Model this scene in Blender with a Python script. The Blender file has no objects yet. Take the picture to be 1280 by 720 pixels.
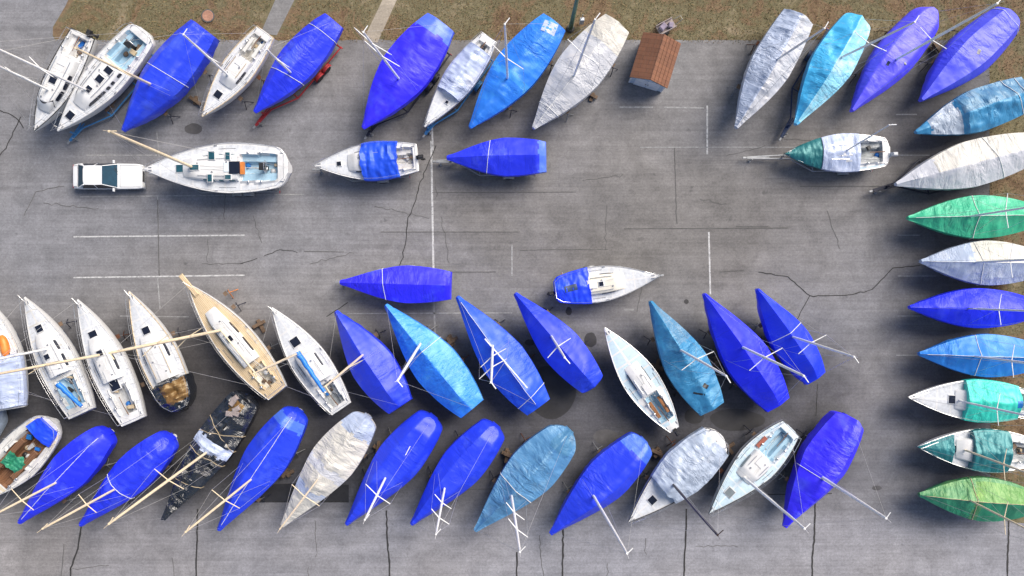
import bpy, math, random
from mathutils import Vector, Matrix, noise
random.seed(7)
PI = math.pi
H, K = 60.0, 0.058            # camera height, metres per photo pixel on the ground
scene = bpy.context.scene
COL = scene.collection

def P(x, y, z=0.0):
    k = K * (H - z) / H
    return Vector(((x - 640) * k, (360 - y) * k, z))

# ------------------------------------------------------------------ materials
def nodes(name):
    m = bpy.data.materials.new(name); m.use_nodes = True
    nt = m.node_tree; nt.nodes.clear()
    out = nt.nodes.new('ShaderNodeOutputMaterial')
    b = nt.nodes.new('ShaderNodeBsdfPrincipled')
    nt.links.new(b.outputs[0], out.inputs[0])
    return m, nt, b

def N(nt, t, **kw):
    n = nt.nodes.new(t)
    for k, v in kw.items():
        if hasattr(n, k): setattr(n, k, v)
        else: n.inputs[k].default_value = v
    return n

def coords(nt, scale=(1, 1, 1), rnd=True):
    tc = N(nt, 'ShaderNodeTexCoord'); mp = N(nt, 'ShaderNodeMapping')
    mp.inputs['Scale'].default_value = scale
    nt.links.new(tc.outputs['Object'], mp.inputs['Vector'])
    if rnd:
        oi = N(nt, 'ShaderNodeObjectInfo'); mu = N(nt, 'ShaderNodeMath', operation='MULTIPLY')
        mu.inputs[1].default_value = 57.0
        nt.links.new(oi.outputs['Random'], mu.inputs[0])
        cx = N(nt, 'ShaderNodeCombineXYZ')
        for i in range(3): nt.links.new(mu.outputs[0], cx.inputs[i])
        nt.links.new(cx.outputs[0], mp.inputs['Location'])
    return mp.outputs[0]

def tex(nt, vec, scale, detail=5, rough=0.6, dist=0.0):
    n = N(nt, 'ShaderNodeTexNoise'); n.inputs['Scale'].default_value = scale
    n.inputs['Detail'].default_value = detail; n.inputs['Roughness'].default_value = rough
    n.inputs['Distortion'].default_value = dist
    nt.links.new(vec, n.inputs['Vector'])
    return n.outputs['Fac']

def ramp(nt, fac, stops):
    r = N(nt, 'ShaderNodeValToRGB'); e = r.color_ramp.elements
    while len(e) > 1: e.remove(e[-1])
    e[0].position, e[0].color = stops[0][0], (*stops[0][1], 1)
    for p, c in stops[1:]:
        x = e.new(p); x.color = (*c, 1)
    nt.links.new(fac, r.inputs[0]); return r.outputs[0]

def mix(nt, fac, a, b, blend='MIX'):
    m = N(nt, 'ShaderNodeMix', data_type='RGBA', blend_type=blend)
    for sock, v in ((m.inputs['Factor'], fac), (m.inputs['A'], a), (m.inputs['B'], b)):
        pass
    def put(sock, v):
        if isinstance(v, (int, float)): sock.default_value = v
        elif isinstance(v, tuple): sock.default_value = (*v, 1)
        else: nt.links.new(v, sock)
    put(m.inputs[0], fac); put(m.inputs[6], a); put(m.inputs[7], b)
    return m.outputs[2]

def bump(nt, b, h, strength=0.3, dist=0.02):
    n = N(nt, 'ShaderNodeBump'); n.inputs['Strength'].default_value = strength
    n.inputs['Distance'].default_value = dist
    nt.links.new(h, n.inputs['Height']); nt.links.new(n.outputs[0], b.inputs['Normal'])

def g3(v): return (v, v, v)
def sc(c, f): return tuple(max(0, min(1, x * f)) for x in c)

M = {}
def plain(name, c, rough=0.5, metal=0.0, var=0.12, scale=3.0, bmp=0.0, spec=0.5):
    m, nt, b = nodes(name)
    v = coords(nt)
    n = tex(nt, v, scale, 5, 0.65)
    nt.links.new(ramp(nt, n, [(0.3, sc(c, 1 - var)), (0.5, c), (0.72, sc(c, 1 + var))]), b.inputs['Base Color'])
    b.inputs['Roughness'].default_value = rough; b.inputs['Metallic'].default_value = metal
    b.inputs['Specular IOR Level'].default_value = spec
    if bmp: bump(nt, b, tex(nt, v, scale * 12, 4, 0.7), bmp, 0.01)
    M[name] = m
    return m

def cloth(name, c, faded, rough=0.45, wr=0.35, seam=1.9, stain=(0.5, 0.5, 0.52), stain_amt=0.12, seam_dark=0.8, spec=1.0, fine=1.0):
    """tarpaulin: faded blotches, sewn panel seams, crumple bump, scuffs"""
    m, nt, b = nodes(name)
    v = coords(nt)
    n1 = tex(nt, v, 0.55, 6, 0.62)
    col = ramp(nt, n1, [(0.36, c), (0.54, sc(c, 1.06)), (0.75, faded)])
    v2 = coords(nt, (3.0, 0.7, 1.0))
    n2 = tex(nt, v2, 1.3, 6, 0.7, 0.6)
    sf = ramp(nt, n2, [(0.60, g3(0)), (0.72, g3(stain_amt)), (0.85, g3(stain_amt * 2))])
    col = mix(nt, sf, col, stain)
    n4 = tex(nt, v, 3.2, 5, 0.7)
    col = mix(nt, ramp(nt, n4, [(0.60, g3(0)), (0.7, g3(0.12)), (0.78, g3(0.3))]), col, sc(c, 0.55))
    # sewn seams across the cloth (object X runs along the boat)
    tc = N(nt, 'ShaderNodeTexCoord'); sx = N(nt, 'ShaderNodeSeparateXYZ')
    nt.links.new(tc.outputs['Object'], sx.inputs[0])
    wob = N(nt, 'ShaderNodeMath', operation='MULTIPLY_ADD')
    nt.links.new(n1, wob.inputs[0]); wob.inputs[1].default_value = 0.35
    nt.links.new(sx.outputs['X'], wob.inputs[2])
    dv = N(nt, 'ShaderNodeMath', operation='DIVIDE'); nt.links.new(wob.outputs[0], dv.inputs[0]); dv.inputs[1].default_value = seam
    fr = N(nt, 'ShaderNodeMath', operation='FRACT'); nt.links.new(dv.outputs[0], fr.inputs[0])
    lt = N(nt, 'ShaderNodeMath', operation='LESS_THAN'); nt.links.new(fr.outputs[0], lt.inputs[0]); lt.inputs[1].default_value = 0.025
    ml = N(nt, 'ShaderNodeMath', operation='MULTIPLY'); nt.links.new(lt.outputs[0], ml.inputs[0]); ml.inputs[1].default_value = 0.55
    col = mix(nt, ml.outputs[0], col, sc(c, seam_dark))
    oi = N(nt, 'ShaderNodeObjectInfo'); hv = N(nt, 'ShaderNodeHueSaturation'); mr = N(nt, 'ShaderNodeMapRange')
    nt.links.new(oi.outputs['Random'], mr.inputs[0]); mr.inputs[3].default_value = .84; mr.inputs[4].default_value = 1.12
    nt.links.new(mr.outputs[0], hv.inputs['Value']); mr2 = N(nt, 'ShaderNodeMapRange'); nt.links.new(oi.outputs['Random'], mr2.inputs[0])
    mr2.inputs[3].default_value = .490; mr2.inputs[4].default_value = .502; nt.links.new(mr2.outputs[0], hv.inputs['Hue'])
    nt.links.new(col, hv.inputs['Color']); col = hv.outputs[0]
    nt.links.new(col, b.inputs['Base Color'])
    b.inputs['Roughness'].default_value = rough
    b.inputs['Specular IOR Level'].default_value = spec
    b.inputs['Specular Tint'].default_value = tuple(min(1, .45 + .75 * x / max(faded)) for x in faded) + (1,)
    # crumples: two scales
    v3 = coords(nt, (2.6, 0.9, 0.9))
    w1 = tex(nt, v3, .75 * fine, 5, 0.55, 1.6)
    w2 = tex(nt, v, 2.6, 4, 0.55, .8)
    add = N(nt, 'ShaderNodeMath', operation='MULTIPLY_ADD'); nt.links.new(w2, add.inputs[0]); add.inputs[1].default_value = 0.3
    nt.links.new(w1, add.inputs[2])
    bump(nt, b, add.outputs[0], min(1, wr * 1.3), 0.2)
    bn = [x for x in nt.nodes if x.bl_idname == 'ShaderNodeBump'][0]     # some stretches are taut, some slack
    nt.links.new(ramp(nt, tex(nt, coords(nt, (.8, .5, 1)), .45, 3, .5), [(.40, g3(.12 * wr)), (.64, g3(min(1, wr * 2.0)))]), bn.inputs['Strength'])
    M[name] = m

cloth('royal', (0.024, 0.018, 0.80), (0.075, 0.10, 0.88), wr=.34, stain=(.25, .3, .9))
cloth('violet', (0.026, 0.010, 0.84), (0.05, 0.05, 0.88), wr=.30, stain=(.3, .28, .9))
cloth('periwinkle', (0.085, 0.075, 0.82), (0.13, 0.13, 0.85), wr=.32, stain=(.06, .05, .4), stain_amt=.3)
cloth('cobalt', (0.014, 0.050, 0.76), (0.03, 0.13, 0.84), wr=.35, stain=(.3, .45, .85))
cloth('azure', (0.020, 0.17, 0.72), (0.06, 0.32, 0.80), wr=.4, stain=(.5, .65, .85), stain_amt=.18)
cloth('sky', (0.035, 0.24, 0.68), (0.20, 0.50, 0.80), wr=.4, stain=(.6, .72, .8), stain_amt=.22)
cloth('steel', (0.035, 0.20, 0.42), (0.11, 0.32, 0.52), wr=.5, stain=(.4, .5, .55), stain_amt=.22)
cloth('steel_pale', (0.06, 0.19, 0.36), (0.26, 0.36, 0.46), wr=.6, stain=(.7, .7, .68), stain_amt=.4)
cloth('steel_mid', (0.075, 0.21, 0.42), (0.22, 0.38, 0.55), wr=.5, stain=(.5, .6, .65), stain_amt=.25)
cloth('turquoise', (0.04, 0.36, 0.70), (0.20, 0.56, 0.80), wr=.6, stain=(.6, .75, .75), stain_amt=.35, seam=1.2, seam_dark=.5)
cloth('turquoise_lit', (0.22, 0.56, 0.74), (0.60, 0.78, 0.82), wr=.6, stain=(.8, .85, .85), stain_amt=.4, seam=1.2, seam_dark=.6)
cloth('mint', (0.03, 0.52, 0.42), (0.10, 0.62, 0.52), wr=.5, stain=(.4, .7, .6))
cloth('green', (0.03, 0.36, 0.20), (0.10, 0.47, 0.28), wr=.55, stain=(.45, .6, .35), stain_amt=.3, seam=1.0)
cloth('olive', (0.04, 0.20, 0.09), (0.14, 0.30, 0.09), wr=.5, stain=(.5, .55, .15), stain_amt=.35)
cloth('lime', (0.07, 0.23, 0.06), (0.18, 0.36, 0.08), wr=.5, stain=(.6, .65, .2), stain_amt=.3)
cloth('dark_green', (0.02, 0.20, 0.11), (0.05, 0.29, 0.16), wr=.5, stain=(.3, .5, .3))
cloth('teal', (0.014, 0.13, 0.15), (0.035, 0.21, 0.23), wr=.5, stain=(.2, .4, .42))
cloth('white', (0.54, 0.55, 0.60), (0.66, 0.64, 0.64), wr=.5, stain=(.42, .42, .44), stain_amt=.3, rough=.32, seam_dark=.62, spec=.5)
cloth('cream', (0.62, 0.60, 0.55), (0.74, 0.70, 0.62), wr=.7, stain=(.45, .4, .32), stain_amt=.4, rough=.4, seam=1.1, seam_dark=.5, spec=.5)
cloth('silver', (0.40, 0.46, 0.62), (0.62, 0.64, 0.72), wr=.9, stain=(.75, .72, .66), stain_amt=.35, rough=.3, fine=1.6, spec=.5)
cloth('clear', (0.36, 0.42, 0.52), (0.56, 0.60, 0.66), wr=1.0, stain=(.75, .75, .75), stain_amt=.4, rough=.18, fine=1.8, spec=.5)
cloth('black', (0.012, 0.014, 0.02), (0.045, 0.045, 0.05), wr=1.0, stain=(.14, .135, .13), stain_amt=.3, rough=.2, seam=1.3, fine=1.6)
cloth('brown', (0.16, 0.085, 0.025), (0.30, 0.18, 0.06), wr=.9, stain=(.05, .04, .03), stain_amt=.5)
cloth('blue_pale', (0.07, 0.14, 0.78), (0.14, 0.24, 0.84), wr=.3)
cloth('orange', (0.75, 0.22, 0.03), (0.8, 0.32, 0.08), wr=.3)
cloth('sail_blue', (0.015, 0.14, 0.50), (0.03, 0.22, 0.6), wr=.4)
cloth('red_brown', (0.28, 0.08, 0.05), (0.33, 0.13, 0.09), wr=.3)

def gel(name, c, dirt=0.25):
    m, nt, b = nodes(name)
    v = coords(nt)
    n = tex(nt, v, 1.1, 7, 0.7)
    col = mix(nt, ramp(nt, n, [(0.48, g3(0)), (0.62, g3(dirt * .5)), (0.8, g3(dirt))]), c, (0.36, 0.33, 0.28))
    n2 = tex(nt, coords(nt, (1, 4, 1)), 4.0, 6, 0.75)
    col = mix(nt, ramp(nt, n2, [(0.60, g3(0)), (0.78, g3(dirt * 1.3))]), col, (0.22, 0.21, 0.19))
    nt.links.new(col, b.inputs['Base Color'])
    b.inputs['Roughness'].default_value = 0.3
    M[name] = m
gel('gel_white', (0.70, 0.70, 0.70), .38); gel('gel_cream', (0.76, 0.72, 0.62)); gel('gel_cool', (0.66, 0.73, 0.77), .3)
gel('gel_grey', (0.55, 0.56, 0.57), .5); gel('gel_old', (0.66, 0.65, 0.62), .7)
plain('nonskid', (0.60, 0.62, 0.65), .8, var=.16, scale=5, bmp=.3)
plain('nonskid_blue', (0.50, 0.63, 0.71), .8, var=.1, scale=5, bmp=.3)
plain('nonskid_tan', (0.60, 0.52, 0.38), .8, var=.12, scale=5, bmp=.3)
plain('cockpit_blue', (0.33, 0.50, 0.62), .6)
plain('cockpit_grey', (0.36, 0.38, 0.39), .7, var=.35, scale=5)
plain('antifoul_blue', (0.02, 0.07, 0.20), .7, var=.3); plain('antifoul_red', (0.16, 0.025, 0.02), .7, var=.3)
plain('antifoul_black', (0.02, 0.02, 0.025), .7, var=.3); plain('navy_hull', (0.02, 0.03, 0.08), .25)
plain('green_hull', (0.02, 0.12, 0.08), .3)
plain('glass', (0.012, 0.016, 0.03), .08, var=.2); plain('glass_teal', (0.02, 0.08, 0.11), .06, var=.3)
plain('glass_car', (0.01, 0.05, 0.085), .05, var=.2); plain('hatch_grey', (0.20, 0.23, 0.24), .2)
plain('alu', (0.72, 0.72, 0.72), .35, .5, .08); plain('mast_white', (0.88, 0.87, 0.85), .4, 0, .06)
plain('mast_tan', (0.80, 0.66, 0.45), .4, 0, .12); plain('mast_dark', (0.05, 0.035, 0.03), .4, 0, .2)
plain('steel_wire', (0.55, 0.54, 0.52), .4, .4, .05); plain('stainless', (0.62, 0.62, 0.63), .25, .8, .05)
plain('rope', (0.72, 0.72, 0.70), .8); plain('rope_tan', (0.5, 0.4, 0.26), .8)
plain('rubber', (0.018, 0.018, 0.02), .8, var=.3); plain('black_plastic', (0.02, 0.02, 0.022), .45)
plain('rust', (0.12, 0.045, 0.022), .85, var=.4, scale=9); plain('orange_paint', (0.62, 0.20, 0.04), .6, var=.2)
plain('galv', (0.34, 0.35, 0.36), .5, .5, .2); plain('trailer_blue', (0.05, 0.22, 0.48), .5, var=.2)
plain('trailer_red', (0.35, 0.025, 0.03), .5, var=.3); plain('trailer_dark', (0.02, 0.022, 0.04), .5, var=.3)
plain('trailer_navy', (0.02, 0.045, 0.12), .5, var=.3)
plain('car_paint', (0.78, 0.79, 0.80), .22, 0, .03); plain('chrome', (0.7, 0.7, 0.7), .15, .9, .03)
plain('lamp_red', (0.45, 0.02, 0.02), .25); plain('lamp_clear', (0.75, 0.75, 0.72), .15); plain('lamp_amber', (0.7, 0.28, 0.03), .25)
plain('shed_wall', (0.52, 0.62, 0.70), .7, var=.1, bmp=.2); plain('shed_trim', (0.72, 0.75, 0.78), .6)
plain('post_green', (0.10, 0.18, 0.11), .7, var=.3); plain('clutter_purple', (0.24, 0.20, 0.27), .7, var=.3)
plain('clutter_pink', (0.30, 0.25, 0.24), .7, var=.3); plain('concrete_dark', (0.10, 0.10, 0.10), .9, var=.3)
plain('manhole', (0.36, 0.19, 0.13), .8, var=.25, scale=8); plain('dinghy_grey', (0.30, 0.36, 0.44), .5, var=.2)
plain('timber', (0.15, 0.10, 0.065), .75, var=.35, scale=4)

def wood(name, a, bcol, plank):
    m, nt, b = nodes(name)
    tc = N(nt, 'ShaderNodeTexCoord'); sx = N(nt, 'ShaderNodeSeparateXYZ'); nt.links.new(tc.outputs['Object'], sx.inputs[0])
    v = coords(nt, (0.6, 6, 1)); n = tex(nt, v, 2.2, 6, .7)
    col = ramp(nt, n, [(.3, a), (.7, bcol)])
    dv = N(nt, 'ShaderNodeMath', operation='DIVIDE'); nt.links.new(sx.outputs['Y'], dv.inputs[0]); dv.inputs[1].default_value = plank
    fr = N(nt, 'ShaderNodeMath', operation='FRACT'); nt.links.new(dv.outputs[0], fr.inputs[0])
    lt = N(nt, 'ShaderNodeMath', operation='LESS_THAN'); nt.links.new(fr.outputs[0], lt.inputs[0]); lt.inputs[1].default_value = .12
    col = mix(nt, lt.outputs[0], col, sc(a, .35)); nt.links.new(col, b.inputs['Base Color'])
    b.inputs['Roughness'].default_value = .65; M[name] = m
wood('teak', (0.58, 0.43, 0.25), (0.74, 0.59, 0.39), .11)
wood('cushion_wood', (0.26, 0.10, 0.035), (0.36, 0.16, 0.06), .16)
wood('dark_wood', (0.13, 0.06, 0.03), (0.24, 0.12, 0.06), .14)

def shingles(name):
    m, nt, b = nodes(name)
    tc = N(nt, 'ShaderNodeTexCoord'); br = N(nt, 'ShaderNodeTexBrick')
    mp = N(nt, 'ShaderNodeMapping'); mp.inputs['Rotation'].default_value = (0, 0, PI / 2)
    nt.links.new(tc.outputs['Object'], mp.inputs[0]); nt.links.new(mp.outputs[0], br.inputs['Vector'])
    br.inputs['Color1'].default_value = (0.19, 0.085, 0.052, 1); br.inputs['Color2'].default_value = (0.25, 0.11, 0.064, 1)
    br.inputs['Mortar'].default_value = (0.10, 0.045, 0.03, 1); br.inputs['Scale'].default_value = 1.0
    br.inputs['Brick Width'].default_value = 0.9; br.inputs['Row Height'].default_value = 0.30; br.inputs['Mortar Size'].default_value = 0.012
    n = tex(nt, coords(nt), 6, 6, .7)
    col = mix(nt, ramp(nt, n, [(.4, g3(0)), (.75, g3(.5))]), br.outputs['Color'], (0.24, 0.12, 0.06))
    nt.links.new(col, b.inputs['Base Color']); b.inputs['Roughness'].default_value = .85
    bump(nt, b, n, .5, .02); M[name] = m
shingles('shingles')

def asphalt(name, lo, hi, cool, grain=1.0, park=False):
    m, nt, b = nodes(name)
    v = coords(nt, rnd=False)
    big = tex(nt, v, 0.055, 5, .6, .4)
    col = ramp(nt, big, [(.32, lo), (.5, tuple((a + c) / 2 for a, c in zip(lo, hi))), (.66, hi)])
    cl = tex(nt, v, 0.035, 3, .5)
    col = mix(nt, ramp(nt, cl, [(.40, g3(.05)), (.58, g3(.8))]), col, cool)
    # long traffic streaks, left to right
    st = tex(nt, coords(nt, (0.05, 1.0, 1.0), False), 1.5, 7, .72)
    col = mix(nt, .6, col, ramp(nt, st, [(.28, g3(.36)), (.5, g3(.5)), (.72, g3(.63))]), 'OVERLAY')
    st2 = tex(nt, coords(nt, (0.018, 1.0, 1.0), False), 5.0, 4, .7)
    col = mix(nt, .55, col, ramp(nt, st2, [(.3, g3(.40)), (.5, g3(.5)), (.7, g3(.59))]), 'OVERLAY')
    md = tex(nt, v, 0.7, 7, .7, .5)
    col = mix(nt, 1.0, col, ramp(nt, md, [(.3, g3(.38)), (.52, g3(.5)), (.72, g3(.60))]), 'OVERLAY')
    gr = tex(nt, v, 6.0, 7, .92)
    col = mix(nt, .9 * grain, col, ramp(nt, gr, [(.28, g3(.28)), (.5, g3(.5)), (.72, g3(.72))]), 'OVERLAY')
    if park:   # parked rows: oily older surfacing plus shade between boats painted in, with wandering edges
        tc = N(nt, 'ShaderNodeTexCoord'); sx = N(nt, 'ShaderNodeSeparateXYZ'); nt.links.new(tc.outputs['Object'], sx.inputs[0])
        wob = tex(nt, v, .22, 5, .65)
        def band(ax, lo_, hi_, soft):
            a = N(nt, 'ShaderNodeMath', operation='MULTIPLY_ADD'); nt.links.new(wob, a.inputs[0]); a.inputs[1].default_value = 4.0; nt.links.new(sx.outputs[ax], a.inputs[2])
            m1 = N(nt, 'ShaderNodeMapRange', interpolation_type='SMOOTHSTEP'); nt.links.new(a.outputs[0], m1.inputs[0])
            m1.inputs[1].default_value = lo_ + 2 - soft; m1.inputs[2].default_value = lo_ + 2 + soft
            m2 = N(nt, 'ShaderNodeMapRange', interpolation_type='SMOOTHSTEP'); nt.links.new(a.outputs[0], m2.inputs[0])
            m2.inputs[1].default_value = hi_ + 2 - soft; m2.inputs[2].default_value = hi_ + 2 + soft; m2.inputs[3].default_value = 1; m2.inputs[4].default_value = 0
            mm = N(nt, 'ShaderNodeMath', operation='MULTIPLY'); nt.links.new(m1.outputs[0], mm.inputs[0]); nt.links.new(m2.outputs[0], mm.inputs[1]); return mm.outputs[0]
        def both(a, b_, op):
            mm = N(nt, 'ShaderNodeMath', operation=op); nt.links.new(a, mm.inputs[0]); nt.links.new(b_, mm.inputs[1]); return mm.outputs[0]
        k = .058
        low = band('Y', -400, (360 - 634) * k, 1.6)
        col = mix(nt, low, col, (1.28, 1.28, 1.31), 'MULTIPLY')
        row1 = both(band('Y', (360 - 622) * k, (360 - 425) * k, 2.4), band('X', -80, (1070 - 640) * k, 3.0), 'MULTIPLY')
        row2 = both(band('X', (1115 - 640) * k, 90, 2.5), band('Y', (360 - 640) * k, 90, 2.0), 'MULTIPLY')  # shadow along the right column, painted into the asphalt colour
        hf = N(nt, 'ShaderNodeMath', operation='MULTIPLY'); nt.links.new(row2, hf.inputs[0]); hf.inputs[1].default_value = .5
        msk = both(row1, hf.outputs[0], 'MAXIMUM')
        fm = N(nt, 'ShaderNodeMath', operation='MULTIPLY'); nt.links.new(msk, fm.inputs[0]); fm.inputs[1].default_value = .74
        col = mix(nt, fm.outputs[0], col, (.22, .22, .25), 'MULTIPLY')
    # oil drips
    oi = tex(nt, v, 0.9, 3, .5)
    col = mix(nt, ramp(nt, oi, [(.70, g3(0)), (.76, g3(.45))]), col, (0.05, 0.05, 0.052))
    nt.links.new(col, b.inputs['Base Color']); b.inputs['Roughness'].default_value = .82
    b.inputs['Specular IOR Level'].default_value = .3
    bump(nt, b, tex(nt, v, 16, 5, .75), .5, .012); M[name] = m
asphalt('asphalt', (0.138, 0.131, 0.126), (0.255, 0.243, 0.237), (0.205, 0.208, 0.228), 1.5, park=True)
asphalt('road_concrete', (0.245, 0.24, 0.243), (0.325, 0.317, 0.32), (0.265, 0.272, 0.31), 1.2)
asphalt('path_grey', (0.19, 0.185, 0.18), (0.25, 0.245, 0.24), (0.21, 0.21, 0.22))
asphalt('path_tan', (0.30, 0.26, 0.20), (0.38, 0.33, 0.27), (0.34, 0.30, 0.25))

def grass_mat():
    m, nt, b = nodes('grass'); v = coords(nt, rnd=False)
    a = tex(nt, v, .30, 7, .72, .8); f = tex(nt, v, 3.5, 8, .85)
    col = ramp(nt, a, [(.34, (.105, .062, .035)), (.44, (.19, .13, .075)), (.50, (.13, .112, .06)), (.57, (.165, .142, .08)), (.66, (.25, .20, .13))])
    col = mix(nt, .95, col, ramp(nt, f, [(.3, g3(.30)), (.5, g3(.5)), (.7, g3(.68))]), 'OVERLAY')
    nt.links.new(col, b.inputs['Base Color']); b.inputs['Roughness'].default_value = .95
    bump(nt, b, f, .9, .05); M['grass'] = m
grass_mat()
def paint(name, c, thr):
    m, nt, b = nodes(name); v = coords(nt, rnd=False)
    n = tex(nt, v, 4.0, 6, .8)
    col = mix(nt, ramp(nt, n, [(thr, g3(0)), (thr + .12, g3(.8))]), c, (.2, .2, .205))
    nt.links.new(col, b.inputs['Base Color']); b.inputs['Roughness'].default_value = .7; M[name] = m
paint('line_paint', (0.56, 0.56, 0.56), .47); paint('line_faint', (0.36, 0.36, 0.36), .42)
plain('crack', (0.035, 0.034, 0.034), .9, var=.4, scale=6); plain('crack_faint', (0.10, 0.098, 0.096), .9, var=.3)
plain('patch_dark', (0.030, 0.029, 0.031), .55, var=.35, scale=1.2); plain('patch_mid', (0.085, 0.082, 0.085), .7, var=.3, scale=1.2)
plain('blade_brown', (0.20, 0.135, 0.06), .9, var=.3); plain('blade_green', (0.10, 0.11, 0.04), .9, var=.3); plain('blade_pale', (0.30, 0.23, 0.12), .9, var=.2)

# ------------------------------------------------------------------ mesh builder
class MB:
    def __init__(s): s.v, s.f, s.m = [], [], []
    def add(s, vs, fs, mi=0):
        o = len(s.v); s.v += [tuple(x) for x in vs]
        for f in fs: s.f.append(tuple(o + i for i in f)); s.m.append(mi)
        return s
    def box(s, c, d, rot=0.0, mi=0, taper=1.0, bev=0.0):
        x, y, z = (k / 2 for k in d); ca, sa = math.cos(rot), math.sin(rot); vs = []
        e = bev
        if e:
            lv = [(-z, 1 - 0, e), (-z + e, 1, 0), (z - e, taper, 0), (z, taper, e)]
            ring = lambda zz, tp, ins: [(sx * (x * tp - ins) if ax else sx * (x * tp - ins - e * (0)), 0, 0) for sx in (1,) for ax in (1,)]
        prof = [(-z, 1.0, 0), (z - e, taper, 0), (z, taper, e)] if e else [(-z, 1.0, 0), (z, taper, 0)]
        for zz, tp, ins in prof:
            for a, b in ((1, 1), (-1, 1), (-1, -1), (1, -1)):
                px, py = a * (x * tp - ins), b * (y * tp - ins)
                vs.append((c[0] + px * ca - py * sa, c[1] + px * sa + py * ca, c[2] + zz))
        n = len(prof); fs = [(3, 2, 1, 0), tuple(4 * (n - 1) + i for i in range(4))]
        for r in range(n - 1):
            for i in range(4):
                j = (i + 1) % 4; fs.append((4 * r + i, 4 * r + j, 4 * r + 4 + j, 4 * r + 4 + i))
        return s.add(vs, fs, mi)
    def tube(s, pts, r, n=6, mi=0, caps=True):
        pts = [Vector(p) for p in pts]; rs = r if isinstance(r, (list, tuple)) else [r] * len(pts)
        vs, fs = [], []
        for i, p in enumerate(pts):
            d = (pts[min(i + 1, len(pts) - 1)] - pts[max(i - 1, 0)]).normalized()
            a = d.cross(Vector((0, 0, 1)))
            if a.length < 1e-4: a = Vector((1, 0, 0))
            a.normalize(); b = d.cross(a)
            for k in range(n):
                q = 2 * PI * k / n; vs.append(p + (a * math.cos(q) + b * math.sin(q)) * rs[i])
        for i in range(len(pts) - 1):
            for k in range(n):
                k2 = (k + 1) % n; fs.append((i * n + k, i * n + k2, (i + 1) * n + k2, (i + 1) * n + k))
        if caps:
            fs.append(tuple(range(n))[::-1]); fs.append(tuple((len(pts) - 1) * n + k for k in range(n)))
        return s.add(vs, fs, mi)
    def grid(s, rows, mf=None, closed=False):
        n = len(rows[0]); o = len(s.v)
        for r in rows: s.v += [tuple(p) for p in r]
        for i in range(len(rows) - 1):
            for j in range(n if closed else n - 1):
                j2 = (j + 1) % n
                s.f.append((o + i * n + j, o + i * n + j2, o + (i + 1) * n + j2, o + (i + 1) * n + j))
                s.m.append(mf(i, j) if mf else 0)
        return s
    def lathe(s, c, prof, n=14, mi=0, axis='z'):
        rows = []
        for r, z in prof:
            row = []
            for k in range(n):
                q = 2 * PI * k / n; a, b = r * math.cos(q), r * math.sin(q)
                row.append((c[0] + a, c[1] + b, c[2] + z) if axis == 'z' else (c[0] + a, c[1] + z, c[2] + b) if axis == 'y' else (c[0] + z, c[1] + a, c[2] + b))
            rows.append(row)
        o = len(s.v); s.grid(rows, (lambda i, j: mi), True)
        s.f.append(tuple(o + k for k in range(n))[::-1]); s.m.append(mi)
        s.f.append(tuple(o + (len(rows) - 1) * n + k for k in range(n))); s.m.append(mi)
        return s
    def build(s, name, mats, parent=None, smooth=None, loc=None):
        me = bpy.data.meshes.new(name); me.from_pydata(s.v, [], s.f)
        for m in ([mats] if isinstance(mats, str) else mats): me.materials.append(M[m])
        me.polygons.foreach_set('material_index', s.m)
        if smooth:
            me.polygons.foreach_set('use_smooth', [True] * len(s.f))
            me.set_sharp_from_angle(angle=math.radians(smooth))
        me.update()
        o = bpy.data.objects.new(name, me); COL.objects.link(o)
        if parent: o.parent = parent
        if loc is not None: o.location = loc
        return o

def empty(name, loc, rz=0.0):
    o = bpy.data.objects.new(name, None); COL.objects.link(o)
    o.location = loc; o.rotation_euler = (0, 0, rz); o.empty_display_size = .5
    return o
def tag(o, label, cat, group=None):
    o['label'] = label; o['category'] = cat
    if group: o['group'] = group
    return o
def struct(o, kind='structure'): o['kind'] = kind; return o

def lerpkeys(keys, t):
    if t <= keys[0][0]: return keys[0][1]
    for (a, x), (b, y) in zip(keys, keys[1:]):
        if t <= b: return x + (y - x) * (t - a) / (b - a)
    return keys[-1][1]
def nz(x, y, z): return noise.noise(Vector((x, y, z)))
def fbm(x, y, z): return noise.fractal(Vector((x, y, z)), 1.0, 2.0, 4)

BOATS = "sailboats laid up in the boat yard"
TIP = []
seedc = [0]

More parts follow.
